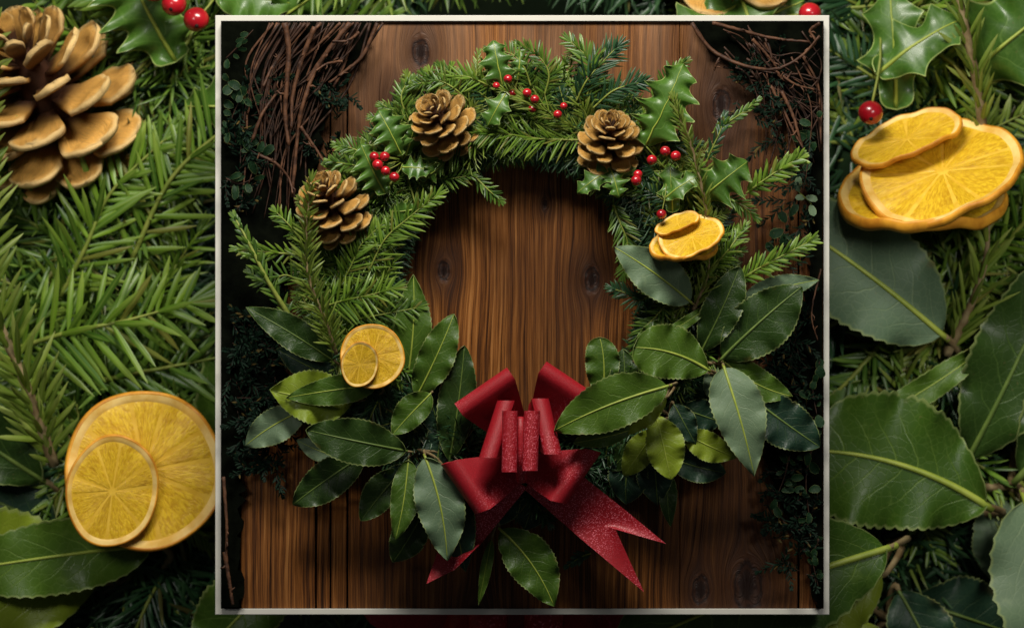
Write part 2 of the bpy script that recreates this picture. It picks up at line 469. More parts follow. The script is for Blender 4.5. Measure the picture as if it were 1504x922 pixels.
def leaf_fn(base, tip, w, shape='bay', arch=.06, fold=.12, wave=.075, side=0.0, twist=0.0, seed=0):
    L, a, b, n = frame_of(base, tip, twist); base = Vector(base)
    r = random.Random(seed * 7 + 3)
    ph1, ph2, fq = r.uniform(0, 6), r.uniform(0, 6), r.uniform(2.2, 3.8)
    asym = r.uniform(-.10, .10); ex0, ex1 = r.uniform(.58, .80), r.uniform(.74, .98); pk = (ex0 / (ex0 + ex1)) ** ex0 * (ex1 / (ex0 + ex1)) ** ex1
    nick = [(r.uniform(.15, .85), r.choice((-1, 1)), r.uniform(.02, .10)) for _ in range(r.choice((0, 1, 1, 2)))]
    side += r.uniform(-.035, .035); arch += r.uniform(-.04, .05); fold += r.uniform(-.06, .08); scurl = r.uniform(-.10, .10)
    nl = r.choice((2.5, 3.5)) if w < 60 else r.choice((3.5, 4.5))
    def env(u):
        if shape == 'holly': return (max(0, u) ** .55 * max(0, 1 - u) ** .60) / .47
        if shape == 'ivy': return (max(0, u) ** .35 * max(0, 1 - u) ** .85) / .46
        if shape == 'round': return (max(0, u) ** .70 * max(0, 1 - u) ** .48) / .46
        return (max(0, u) ** ex0 * max(0, 1 - u) ** ex1) / pk
    def fn(u, vv):
        v = vv * 2 - 1
        h = w * .5 * env(u)
        if shape == 'holly':
            uw = u + .05 * math.sin(6.5 * u + (ph1 if v > 0 else ph2)) * (1 - u)
            s = abs(((uw * nl + .5) % 1) - .5) * 2          # 0 at a spine, 1 between spines
            h *= .58 + .58 * (1 - s) ** 2.2
            h = max(h, w * .03 * (1 - u) * (u > .01))
            und = math.cos(2 * math.pi * uw * nl) * abs(v) ** 2.2 * w * .13 * (1 if v > 0 else .8)
        else:
            tooth = abs(((u * 19 + (ph1 if v > 0 else ph2)) % 1) - .5) * 2
            h *= 1 + .075 * (tooth - .5) * (abs(v) > .9) + .025 * math.sin(9 * u + ph1) * (1 if v > 0 else -1)
            for (nu_, ns_, nd_) in nick:
                if v * ns_ > 0: h *= 1 - nd_ * math.exp(-((u - nu_) / .018) ** 2) * abs(v) ** 3
            und = math.sin(2 * math.pi * fq * u + (ph1 if v > 0 else ph2)) * abs(v) ** 2 * w * wave
            und += math.sin(2 * math.pi * u * 8 + ph2) * abs(v) ** 6 * w * .018
        cv = 4 * u * (1 - u)
        p = base + a * (L * u) + b * (h * (v + asym * (1 - v * v)) + side * L * cv)
        p += n * (arch * L * cv + fold * abs(v) * h + und + scurl * L * max(0, u - .6) ** 2 * 2 + scurl * h * v * u)
        return tuple(p)
    return fn

def bay_leaf(parent, base, tip, w, mat, seed, **kw):
    fn = leaf_fn(base, tip, w, seed=seed, **kw)
    m = MB(); m.grid(fn, 57, 10)
    lf = mk('leaf', m, MAT[mat], parent, solid=.7)
    n = Vector((0, 0, 1))
    pts = [Vector(fn(max(.004, min(.985, i / 16)), .5)) + Vector((0, 0, .35)) for i in range(17)]
    pts.insert(0, pts[0] * 2 - pts[2] * .35 - pts[0] * .65 + Vector((0, 0, -1.5)))
    k = w / 70
    m = MB(); m.tube(pts, [1.9 * k] + [(1.75 * (1 - i / 17) ** .8 + .35) * k for i in range(17)], 6)
    mk('midrib', m, MAT['rib_dark' if mat in ('bay_dark', 'bay_blue') else 'rib'], lf)
    return lf

def leafy_sprig(name, label, cat, hub, leaves, bg=None, group=None, stem='stem_brown'):
    t = thing(name, label, cat, hub, group, bg)
    m = MB()
    for i, lv in enumerate(leaves):
        (bx, by), (tx, ty), w, mat, d0, d1 = lv[:6]
        kw = dict(lv[6]) if len(lv) > 6 else {}
        lab = kw.pop('lab', None)
        lf = bay_leaf(t, (bx, by, d0), (tx, ty, d1), w, mat, seed=int(bx * 3 + ty), **kw)
        if lab: lf['label'] = lab
        b = Vector((bx, by, d0 - 1)); h = Vector(hub); ax = (Vector((bx, by, d0)) - Vector((tx, ty, d1))).normalized()
        mid = (b + h) / 2 + ax * min(12, (b - h).length * .3)
        m.tube(catmull([b, b + ax * 5 + Vector((0, 0, -1)), mid + Vector((0, 0, -4)), h], 9), [1.5 + .13 * k for k in range(10)], 6)
    mk('stem', m, MAT[stem], t)
    return t

def sprig_geo(pts, nl, nw, gap, rank, ang, seed, stem_r, taper=.5, up=None, droop=0.0):
    """returns (stem MB, needles MB) for a sprig along pts (first is the cut end, last the growing tip)"""
    r = random.Random(seed)
    P = catmull(pts, 26)
    st = MB(); st.tube(P, [stem_r * (1 - .65 * i / 26) for i in range(27)], 6)
    nd = MB()
    L = sum((P[i + 1] - P[i]).length for i in range(26))
    n = int(L / gap)
    spin = r.uniform(0, 6)
    for i in range(n):
        s = (i + .5) / n
        q = s * 26; k = min(int(q), 25); f = q - k
        p = P[k].lerp(P[k + 1], f); t = (P[k + 1] - P[k]).normalized()
        bb = t.cross(Vector((0, 0, 1)))
        if bb.length < .05: bb = Vector((1, 0, 0))
        bb.normalize(); nn = bb.cross(t)
        if nn.z < 0: nn = -nn
        ln = nl * (1 - taper * max(0, s - .55) / .45) * (.65 + .35 * min(1, s / .12)) * r.uniform(.8, 1.12)
        if rank == 'flat':
            for sd in (-1, 1):
                a = ang + r.uniform(-.27, .27) - .25 * s
                dv = t * math.cos(a) + bb * (sd * math.sin(a)) + nn * (r.uniform(-.12, .40))
                if droop: dv += Vector((0, droop, 0))
                nd.needle(p, dv, nn, ln, nw * r.uniform(.85, 1.15), r.uniform(-.34, .10), r.random())
            if r.random() < .3:
                dv = t * .8 + nn * .6 + bb * r.uniform(-.6, .6)
                nd.needle(p, dv, nn, ln * .75, nw, -.1, r.random())
        else:
            for q2 in range(3 if rank == 'round' else 2):
                spin += 2.4
                a = ang + r.uniform(-.22, .22)
                rad = bb * math.cos(spin) + nn * math.sin(spin)
                if rad.z < -.25: rad.z *= -.5; rad.normalize()
                dv = t * math.cos(a) + rad * math.sin(a)
                nd.needle(p, dv, rad * .45 + Vector((0, -.45, .9)), ln, nw * r.uniform(.8, 1.15), r.uniform(-.15, .12), r.random())
    for q2 in range(5):
        spin += 1.3
        dv = P[-1] - P[-3]; dv.normalize()
        dv += (Vector((math.cos(spin), math.sin(spin), .3))) * .35
        nd.needle(P[-1], dv, (0, 0, 1), nl * .55, nw, 0, r.random())
    return st, nd

def sprig_thing(name, label, pts, nl, nw, gap, rank, ang, nm, sm, stem_r, seed, bg=None, cat='sprig', group=None, **kw):
    t = thing(name, label, cat, pts[0], group, bg)
    st, nd = sprig_geo(pts, nl, nw, gap, rank, ang, seed, stem_r, **kw)
    mk('stem', st, MAT[sm], t)
    mk('needles', nd, MAT[nm], t, kind='stuff')
    return t

# ---------------------------------------------------------------- dark greenery, painted shade sheets and bare vines at the sides of the panel
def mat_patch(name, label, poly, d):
    # ragged near-black sheet that stands in for the deep side shade
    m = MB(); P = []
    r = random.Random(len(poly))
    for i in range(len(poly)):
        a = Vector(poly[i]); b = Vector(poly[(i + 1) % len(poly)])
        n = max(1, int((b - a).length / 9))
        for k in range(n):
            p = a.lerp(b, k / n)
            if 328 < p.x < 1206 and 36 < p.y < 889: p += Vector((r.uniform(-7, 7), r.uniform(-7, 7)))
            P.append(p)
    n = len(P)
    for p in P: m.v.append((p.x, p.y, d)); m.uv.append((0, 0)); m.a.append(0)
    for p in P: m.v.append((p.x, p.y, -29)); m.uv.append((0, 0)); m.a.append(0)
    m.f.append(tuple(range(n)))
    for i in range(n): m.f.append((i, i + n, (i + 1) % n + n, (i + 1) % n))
    o = mk(name, m, MAT['shade'], None, smooth=False, kind='stuff')
    o['label'] = label; o['category'] = 'shade'
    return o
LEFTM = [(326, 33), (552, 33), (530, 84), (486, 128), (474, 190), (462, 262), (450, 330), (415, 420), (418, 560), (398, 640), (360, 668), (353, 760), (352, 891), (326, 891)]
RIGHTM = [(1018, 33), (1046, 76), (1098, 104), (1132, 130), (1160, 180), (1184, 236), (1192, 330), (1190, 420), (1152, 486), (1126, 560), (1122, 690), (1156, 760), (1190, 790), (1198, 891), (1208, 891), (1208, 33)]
mat_patch('shade_sheet', 'near-black sheet painting in the shade down the left inner side of the frame', LEFTM, 3)
mat_patch('shade_sheet', 'near-black sheet painting in the shade down the right inner side of the frame', RIGHTM, 3)

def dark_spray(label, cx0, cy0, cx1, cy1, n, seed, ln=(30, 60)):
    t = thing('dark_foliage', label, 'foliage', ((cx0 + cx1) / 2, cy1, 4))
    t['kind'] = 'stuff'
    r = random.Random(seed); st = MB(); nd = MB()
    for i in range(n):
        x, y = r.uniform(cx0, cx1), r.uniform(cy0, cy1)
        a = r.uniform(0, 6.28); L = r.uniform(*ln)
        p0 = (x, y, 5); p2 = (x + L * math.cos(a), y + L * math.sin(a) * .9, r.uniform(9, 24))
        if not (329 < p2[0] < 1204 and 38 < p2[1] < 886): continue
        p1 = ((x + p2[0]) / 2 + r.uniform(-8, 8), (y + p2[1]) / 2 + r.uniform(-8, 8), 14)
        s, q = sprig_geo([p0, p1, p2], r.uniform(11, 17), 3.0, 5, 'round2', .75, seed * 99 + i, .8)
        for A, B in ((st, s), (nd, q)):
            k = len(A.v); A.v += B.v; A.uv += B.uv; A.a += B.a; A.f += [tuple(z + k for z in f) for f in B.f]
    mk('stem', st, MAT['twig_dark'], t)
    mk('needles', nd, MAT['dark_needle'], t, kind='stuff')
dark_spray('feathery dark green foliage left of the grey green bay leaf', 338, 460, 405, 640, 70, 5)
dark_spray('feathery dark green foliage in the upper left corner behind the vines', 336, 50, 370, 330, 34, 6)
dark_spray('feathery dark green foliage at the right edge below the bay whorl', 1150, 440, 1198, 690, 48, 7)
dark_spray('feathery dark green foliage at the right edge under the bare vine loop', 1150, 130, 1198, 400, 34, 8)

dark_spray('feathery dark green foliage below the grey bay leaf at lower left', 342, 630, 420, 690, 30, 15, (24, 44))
dark_spray('added feathery dark green foliage softening the shade edge at lower right', 1130, 690, 1196, 850, 34, 16, (24, 44))  # this and the next two are added to fade the dark side edges
dark_spray('added feathery dark green foliage softening the shade edge at upper right', 1080, 80, 1150, 170, 20, 17, (20, 40))
dark_spray('added feathery dark green foliage softening the shade edge at upper left', 455, 100, 500, 260, 22, 18, (20, 38))

def ivy(label, pts, n, size, seed, mat='ivy', d=16):
    t = thing('ivy_strand', label, 'ivy', (pts[0][0], pts[0][1], d), 'ivy strands at the sides of the frame')
    r = random.Random(seed)
    P = catmull([(p[0], p[1], d + r.uniform(-3, 3)) for p in pts], 20)
    m = MB(); m.tube(P, [1.2 - .03 * i for i in range(21)], 5)
    mk('stem', m, MAT['stem_green'] if mat != 'ivy' else MAT['twig_dark'], t)
    for i in range(n):
        p = P[min(20, int((i + .6) / n * 20))]
        a = r.uniform(0, 6.28)
        s = size * r.uniform(.7, 1.25)
        b = p + Vector((math.cos(a) * 3, math.sin(a) * 3, 1.5))
        q = b + Vector((math.cos(a) * s, math.sin(a) * s, r.uniform(-2, 9)))
        q.x = min(max(q.x, 328), 1206); q.y = min(max(q.y, 36), 890)
        m = MB(); m.grid(leaf_fn(tuple(b), tuple(q), s * r.uniform(.45, .75), shape='round', arch=.08, fold=.15, wave=.06, twist=r.uniform(-.5, .5), seed=seed * 31 + i), 8, 4)
        mk('leaf', m, MAT[mat], t)
ivy('small ivy strand in the very top left corner of the frame', [(332, 86), (352, 66), (372, 44)], 7, 15, 1)
ivy('ivy strand left of the vines with a leaf above the pale bud', [(330, 118), (350, 128), (372, 150)], 7, 18, 2)
ivy('ivy strand with long stem crossing the left edge of the frame', [(330, 205), (346, 160), (364, 130)], 9, 20, 3)
ivy('ivy strand among the vine feet left of the upper left pine cone', [(345, 196), (362, 216), (386, 232)], 8, 19, 4)
ivy('ivy strand below the vines at the left edge above the yew tip', [(332, 262), (352, 270), (380, 258)], 8, 18, 5)
ivy('ivy strand at the right edge below the hanging vine end', [(1202, 172), (1188, 205), (1196, 240)], 8, 19, 9)
ivy('pale ivy rosette on the wood right of the bright fir tip', [(1192, 300), (1180, 288), (1170, 280)], 5, 16, 10, 'bay_grey', 12)
ivy('ivy strand with upright leaves on the wood right of the orange slices', [(1138, 392), (1150, 350), (1160, 318)], 8, 20, 11, 'ivy')
ivy('ivy strand dangling over dark wood below the grey bay leaf on the right', [(1160, 668), (1150, 706), (1134, 744)], 8, 17, 12)
ivy('ivy strand hanging along the right edge of the frame lower half', [(1198, 640), (1184, 700), (1190, 770)], 11, 18, 13)
ivy('lowest ivy strand at the right edge beside the big knot', [(1203, 790), (1194, 820), (1202, 862)], 7, 15, 14)
ivy('ivy strand at the right edge beside the dark blue green bay leaf', [(1204, 530), (1194, 570), (1200, 610)], 8, 18, 15)

def vines(label, mains, n, seed, gen):
    t = thing('vine_bundle', label, 'vines', (mains[0][0][0], mains[0][0][1], 8), 'bare vines at the top corners')
    r = random.Random(seed)
    for (pts, rad) in [(m[:-1], m[-1]) for m in mains]:
        d0 = r.uniform(20, 28)
        P = catmull([(p[0], p[1], d0 + r.uniform(-5, 5)) for p in pts], 26)
        P = [q + Vector((r.uniform(-.35, .35), r.uniform(-.35, .35), 0)) if 0 < i < 26 else q for i, q in enumerate(P)]
        mm = MB(); mm.tube(P, [rad * .82 * (1.1 - .45 * i / 26) * (1 + .22 * max(0, math.sin(i * 1.3 + rad * 9)) ** 6 + r.uniform(-.06, .06)) for i in range(27)], 8)
        for kk in range(2):
            q = P[r.randint(5, 22)]; an = r.uniform(0, 6.28); ll = r.uniform(6, 15)
            mm.tube([q, q + Vector((math.cos(an) * ll * .6, math.sin(an) * ll * .6, 2)), q + Vector((math.cos(an + .3) * ll, math.sin(an + .3) * ll, 3))], [rad * .55, rad * .4, rad * .2], 5)
        mk('twig', mm, MAT['twig'], t)
    for i in range(n):
        pts, rad = gen(r)
        d0 = r.uniform(7, 18)
        P = catmull([(min(max(p[0], 327), 1206), min(max(p[1], 34), 888), d0 + r.uniform(-3, 4)) for p in pts], 18)
        mm = MB(); mm.tube(P, [rad * (1.1 - .5 * k / 18) for k in range(19)], 5)
        mk('twig', mm, MAT['twig' if r.random() < .22 else 'twig_dark'], t)
def gen_left(r):
    a = r.random(); x0 = 385 + 165 * a + r.uniform(-16, 16)
    x1 = 352 + 92 * a + r.uniform(-18, 18); y1 = r.uniform(150, 335)
    return [(x0, 34), (x0 - 36 + r.uniform(-12, 8), 34 + (y1 - 34) * .33), (x1 + r.uniform(-6, 22), 34 + (y1 - 34) * .68), (x1 + r.uniform(-8, 8), y1)], r.uniform(.8, 2.3)
vines('bundle of bare brown vines curving down the top left corner',
      [[(554, 34), (534, 80), (508, 104), (483, 122), 3.6], [(514, 34), (484, 72), (462, 106), (446, 150), (438, 190), (429, 290), 4.4],
       [(418, 34), (424, 74), (421, 124), (419, 170), (424, 214), 5.0], [(462, 40), (444, 86), (430, 140), (428, 190), 4.2],
       [(441, 186), (462, 216), (481, 246), 2.8], [(381, 228), (405, 240), (424, 262), (430, 285), 2.8],
       [(500, 34), (470, 64), (442, 90), (436, 110), 2.6], [(528, 48), (510, 60), (488, 61), 2.8], [(503, 90), (480, 94), (464, 104), 2.5],
       [(386, 128), (400, 98), (416, 76), 2.6], [(330, 810), (336, 850), (342, 888), 4.0], [(328, 700), (333, 770), (331, 830), 3.0],
       [(371, 205), (384, 170), (404, 140), (424, 118), 3.0], [(452, 120), (470, 90), (500, 52), (520, 34), 3.4]],
      52, 21, gen_left)
def gen_right(r):
    if r.random() < .5:
        y0 = r.uniform(36, 110); x0 = r.uniform(1060, 1130)
        return [(x0, y0), (x0 + 35, y0 + r.uniform(5, 50)), (x0 + 75, y0 + r.uniform(10, 90)), (1204, y0 + r.uniform(10, 140))], r.uniform(.9, 1.9)
    x0 = r.uniform(1095, 1190); y0 = r.uniform(36, 100)
    return [(x0, y0), (x0 + r.uniform(5, 30), y0 + 45), (x0 + r.uniform(15, 45), y0 + 90), (x0 + r.uniform(20, 60), y0 + r.uniform(110, 190))], r.uniform(.9, 2.0)
vines('loop of bare brown vines sweeping across the top right corner',
      [[(1016, 34), (1046, 74), (1098, 98), (1142, 101), (1178, 82), (1204, 53), 3.4], [(1046, 34), (1085, 44), (1133, 56), (1189, 62), 3.3],
       [(1105, 58), (1124, 78), (1141, 99), 2.8], [(1132, 126), (1150, 160), (1164, 190), (1181, 220), 2.7], [(1148, 134), (1164, 168), (1172, 194), (1178, 214), 3.1],
       [(1060, 80), (1053, 92), (1049, 104), 2.2], [(1204, 34), (1190, 46), (1198, 62), (1182, 76), 3.0], [(1150, 112), (1168, 124), (1196, 132), 2.2],
       [(1140, 104), (1152, 118), (1163, 106), 2.4], [(1206, 395), (1192, 460), (1201, 500), 1.6]],
      36, 22, gen_right)

# ---------------------------------------------------------------- the wreath itself: dark core, filler needles, fir sprigs
RCX, RCY, RA, RB = 765.0, 428.0, 246.0, 262.0
def ring_pt(th, k=0.0):
    return Vector((RCX + (RA + k) * math.cos(th), RCY - (RB + k) * math.sin(th), 0))
wreath = thing('evergreen_wreath', 'round evergreen wreath of fir and yew hanging on the wooden door', 'wreath', (765, 690, 10),
               bg='part of a much larger evergreen wreath behind the frame')
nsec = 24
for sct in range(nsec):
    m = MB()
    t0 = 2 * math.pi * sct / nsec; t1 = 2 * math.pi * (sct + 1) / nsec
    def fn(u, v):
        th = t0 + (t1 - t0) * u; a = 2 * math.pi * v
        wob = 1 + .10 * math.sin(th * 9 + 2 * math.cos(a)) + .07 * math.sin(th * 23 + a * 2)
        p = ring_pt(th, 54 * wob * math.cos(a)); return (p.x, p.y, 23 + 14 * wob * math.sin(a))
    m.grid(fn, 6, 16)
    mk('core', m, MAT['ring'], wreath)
    r = random.Random(300 + sct); nd = MB()
    for i in range(430):
        th = r.uniform(t0, t1); a = r.uniform(-.5, math.pi + .5)
        p = ring_pt(th, 54 * math.cos(a)); p.z = 23 + 13 * math.sin(a)
        out = Vector((math.cos(th) * math.cos(a), -math.sin(th) * math.cos(a), max(.1, math.sin(a)) * .28))
        tan = Vector((math.sin(th), math.cos(th), 0))
        dv = out * r.uniform(.4, 1) + tan * r.uniform(-.9, .9) + Vector((r.uniform(-.4, .4), r.uniform(-.4, .4), r.uniform(-.15, .12)))
        nd.needle(p, dv, (r.uniform(-.4, .4), r.uniform(-.4, .4), 1), r.uniform(18, 34), r.uniform(1.9, 3.0), r.uniform(-.2, .1), r.random())
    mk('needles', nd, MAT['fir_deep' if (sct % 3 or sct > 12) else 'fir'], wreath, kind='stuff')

def fir_part(pts, nl, nw, gap, rank, ang, nm, seed, sm='stem_green', sr=1.5, **kw):
    st, nd = sprig_geo(pts, nl, nw, gap, rank, ang, seed, sr, **kw)
    s = mk('fir_sprig', st, MAT[sm], wreath)
    mk('needles', nd, MAT[nm], s, kind='stuff')

r = random.Random(77)
for i in range(240):                                     # filler sprigs all round, sweeping clockwise
    th = math.radians(r.uniform(-25, 205)) if i < 205 else math.radians(r.uniform(205, 335))
    outw = r.random() < .55
    lim = math.radians(180)
    p0 = ring_pt(th, r.uniform(-25, 25))
    rad = Vector((math.cos(th), -math.sin(th), 0)); tan = Vector((math.sin(th), math.cos(th), 0)) * r.choice((-1, 1))
    L = r.uniform(58, 88)
    dv = (rad * (r.uniform(.4, 1.0) if outw else -r.uniform(.15, .62)) + tan * r.uniform(.3, .95)).normalized()
    p2 = p0 + dv * L
    # keep tips inside the outline seen in the photograph
    e = Vector((p2.x - RCX, (p2.y - RCY) * .97, 0)).length
    if e > 352: p2 = p0 + dv * (L * .6)
    if e < 168: p2 = p0 + dv * (L * .5)
    z = r.uniform(28, 43)
    p0.z = z - 8; p2.z = z + r.uniform(-6, 7)
    pm = (p0 + p2) / 2 + tan * r.uniform(-7, 7); pm.z = z + 6
    left = p0.x < 640
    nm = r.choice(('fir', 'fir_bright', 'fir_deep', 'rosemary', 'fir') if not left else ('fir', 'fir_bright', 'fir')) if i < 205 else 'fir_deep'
    fir_part([p0, pm, p2], r.uniform(20, 32), r.uniform(1.9, 3.0), r.uniform(2.8, 4.2), r.choice(('flat', 'flat', 'round2')), r.uniform(.7, .95), nm, 500 + i)

r = random.Random(78)
for i in range(64):
    th = math.radians(r.choice((r.uniform(146, 206), r.uniform(-22, 34), r.uniform(60, 130))))
    p0 = ring_pt(th, r.uniform(-5, 40)); rad = Vector((math.cos(th), -math.sin(th), 0)); tan = Vector((math.sin(th), math.cos(th), 0)) * r.choice((-1, 1))
    dv = (rad * r.uniform(.5, 1.0) + tan * r.uniform(.0, .8)).normalized(); L = r.uniform(46, 74)
    p2 = p0 + dv * L
    if Vector((p2.x - RCX, p2.y - RCY, 0)).length > 366: p2 = p0 + dv * (L * .65)
    p0.z = r.uniform(24, 40); p2.z = p0.z + r.uniform(-4, 10); pm = (p0 + p2) / 2 + tan * r.uniform(-6, 6) + Vector((0, 0, 4))
    fir_part([p0, pm, p2], r.uniform(20, 30), r.uniform(2.2, 3.4), r.uniform(3.4, 4.6), r.choice(('flat', 'round2')), r.uniform(.7, .95), r.choice(('fir', 'fir_bright', 'rosemary', 'fir')), 1500 + i)

# sprigs one can follow in the photograph
FOLLOW = [
    ([(852, 206, 54), (790, 204, 58), (742, 197, 60), (694, 197, 62)], 40, 3.2, 5.2, 'flat', .95, 'fir_bright', .35),
    ([(722, 190, 50), (690, 205, 58), (655, 228, 60), (628, 246, 58)], 34, 3.2, 5.0, 'flat', .95, 'fir_bright', .25),
    ([(541, 400, 52), (565, 352, 62), (600, 320, 64), (640, 288, 60)], 38, 4.0, 6.0, 'flat', .95, 'fir_bright', .0),
    ([(470, 452, 50), (506, 441, 62), (540, 434, 66), (575, 424, 64)], 44, 4.6, 6.5, 'flat', 1.1, 'fir_bright', .0),
    ([(520, 470, 46), (560, 462, 54), (612, 452, 52)], 36, 4.2, 6.2, 'flat', .95, 'fir', .0),
    ([(500, 420, 48), (515, 392, 60), (530, 360, 62), (560, 330, 58)], 36, 4.0, 6.2, 'flat', .95, 'fir_bright', .0),
    ([(640, 262, 44), (664, 262, 50), (690, 258, 48)], 24, 3.4, 5.2, 'flat', .95, 'fir', .0),
    ([(696, 258, 36), (716, 278, 42), (734, 294, 40)], 19, 3.6, 5.0, 'flat', .8, 'fir', .0),
    ([(860, 152, 48), (868, 110, 58), (862, 84, 56), (838, 62, 50)], 34, 4.0, 5.2, 'flat', .85, 'fir', .0),
    ([(846, 150, 48), (862, 118, 60), (888, 88, 56), (906, 70, 50)], 40, 3.8, 5.2, 'flat', .8, 'fir_deep', .0),
    ([(780, 128, 50), (770, 100, 58), (752, 80, 56), (722, 74, 52)], 26, 3.6, 5.0, 'flat', 1.0, 'fir', .0),
    ([(800, 140, 50), (806, 108, 56), (790, 82, 54), (764, 68, 50)], 26, 3.8, 5.0, 'flat', 1.0, 'fir', .0),
    ([(870, 160, 48), (900, 134, 56), (930, 124, 54), (946, 122, 50)], 30, 4.2, 5.0, 'flat', .8, 'fir_deep', .0),
    ([(725, 130, 48), (700, 118, 56), (676, 112, 54), (652, 122, 48)], 28, 3.6, 5.0, 'flat', .95, 'fir_bright', .2),
    ([(690, 150, 46), (664, 128, 54), (640, 118, 50), (612, 124, 46)], 26, 3.4, 5.0, 'flat', .95, 'fir', .0),
    ([(848, 190, 52), (810, 168, 66), (778, 150, 68), (738, 132, 64)], 34, 2.6, 4.0, 'round2', .55, 'rosemary', .0),
    ([(560, 246, 44), (534, 226, 54), (516, 218, 54), (498, 214, 48)], 26, 4.4, 5.0, 'flat', .9, 'fir', .0),
    ([(548, 262, 44), (522, 244, 54), (502, 240, 52), (486, 238, 46)], 24, 4.4, 5.0, 'flat', .9, 'fir', .0),
    ([(600, 176, 42), (590, 150, 50), (592, 132, 48), (604, 118, 44)], 22, 3.6, 5.0, 'flat', .9, 'fir', .0),
    ([(960, 150, 46), (978, 122, 52), (990, 104, 50), (1006, 92, 46)], 22, 4.4, 5.0, 'flat', .9, 'fir', .0),
    ([(900, 300, 44), (912, 330, 54), (922, 360, 52), (916, 400, 46)], 30, 3.6, 5.2, 'flat', .85, 'fir', .0),
    ([(960, 430, 44), (940, 440, 52), (918, 430, 50), (900, 424, 44)], 26, 3.6, 5.0, 'flat', .9, 'fir_deep', .0),
    ([(985, 440, 44), (962, 466, 52), (944, 486, 50), (930, 520, 44)], 26, 3.6, 5.0, 'flat', .9, 'fir', .0),
    ([(1030, 300, 44), (1064, 290, 54), (1086, 300, 52), (1108, 318, 44)], 24, 3.4, 5.0, 'flat', .85, 'fir', .0),
    ([(1040, 400, 44), (1062, 376, 60), (1078, 356, 60), (1092, 334, 50)], 26, 3.4, 5.0, 'flat', .75, 'fir_bright', .0),
]
for i, (pts, nl, nw, gap, rank, ang, nm, dr) in enumerate(FOLLOW):
    fir_part(pts, nl, nw * .86, gap * .82, rank, ang, nm, 900 + i, sr=1.7, droop=dr)

# sprigs that stand out as things of their own
sprig_thing('rosemary_sprig', 'upright rosemary sprig crossing in front of the left pine cone', [(494, 520, 62), (479, 474, 78), (453, 406, 88), (450, 338, 90), (457, 268, 92)], 37, 3.4, 5.0, 'round', .85, 'rosemary', 'stem_brown', 3.6, 41, bg='huge rosemary sprig rising along the left edge behind the frame')
sprig_thing('rosemary_sprig', 'leggy rosemary sprig above the stacked orange slices on the right', [(1040, 330, 62), (1034, 290, 74), (1016, 216, 84), (1000, 176, 84), (990, 146, 80)], 25, 2.8, 3.8, 'round2', .55, 'rosemary', 'stem_brown', 3.4, 42, bg='huge rosemary stem rising above the orange slices behind the frame')
sprig_thing('rosemary_sprig', 'sparse rosemary stalk hanging below the stacked orange slices', [(1018, 455, 60), (1030, 430, 70), (1040, 400, 76), (1042, 366, 74)], 34, 2.6, 6.0, 'round2', .6, 'rosemary', 'stem_brown', 3.4, 43, bg='huge sparse rosemary stalk below the orange slices behind the frame')
sprig_thing('yew_branch', 'yellow stemmed branch with sparse dark needles pointing to the left frame edge', [(426, 466, 54), (392, 410, 62), (366, 358, 60), (346, 322, 52)], 27, 5.0, 10, 'flat', .75, 'fir', 'stem_green', 4.2, 44, taper=.6)
sprig_thing('yew_branch', 'flat yew spray reaching the left frame edge below the brown vines', [(440, 374, 50), (400, 371, 58), (374, 368, 56), (350, 366, 50)], 27, 3.8, 6, 'flat', .75, 'fir_bright', 'stem_green', 2.0, 45, taper=.6)
sprig_thing('yew_branch', 'bright yew tuft at the left rim beneath the left pine cone', [(440, 350, 50), (424, 330, 58), (406, 312, 54)], 24, 3.6, 5, 'flat', .85, 'fir_bright', 'stem_green', 1.8, 46)
sprig_thing('yew_branch', 'drooping yew spray with reddish gap above the left dark bay leaf', [(448, 420, 50), (420, 404, 58), (392, 414, 54), (370, 402, 46)], 26, 3.8, 6, 'flat', .85, 'fir', 'stem_green', 1.8, 47)
sprig_thing('fir_tip', 'pale flat fir tip pointing up right beyond the right holly leaf', [(1096, 284, 52), (1126, 262, 60), (1150, 246, 60), (1174, 232, 56)], 28, 5.4, 5.5, 'flat', .85, 'fir_bright', 'stem_green', 1.8, 48, taper=.35)
sprig_thing('fir_tip', 'long bright fir tip pointing right above the large right bay leaves', [(1082, 414, 52), (1118, 392, 60), (1156, 372, 60), (1190, 354, 52)], 28, 4.2, 4.6, 'flat', .78, 'fir_bright', 'stem_green', 1.8, 49, taper=.3)
sprig_thing('fir_tip', 'small dark green shoot on bare wood beside the right knot', [(1046, 196, 44), (1066, 182, 46), (1090, 166, 40), (1112, 148, 30)], 17, 3.8, 6, 'flat', .6, 'fir', 'stem_green', 1.6, 50)
sprig_thing('fir_tip', 'grey needled shoot rising behind the right holly leaf', [(1036, 240, 48), (1048, 214, 54), (1058, 192, 52), (1064, 172, 46)], 20, 4.0, 7, 'flat', .5, 'fir_deep', 'stem_green', 1.6, 51)
sprig_thing('fir_tip', 'pale grey green broken tip below the bow right tail', [(868, 812, 14), (852, 818, 18), (834, 830, 16)], 14, 4.5, 4, 'flat', .8, 'fir_deep', 'stem_green', 1.4, 52)

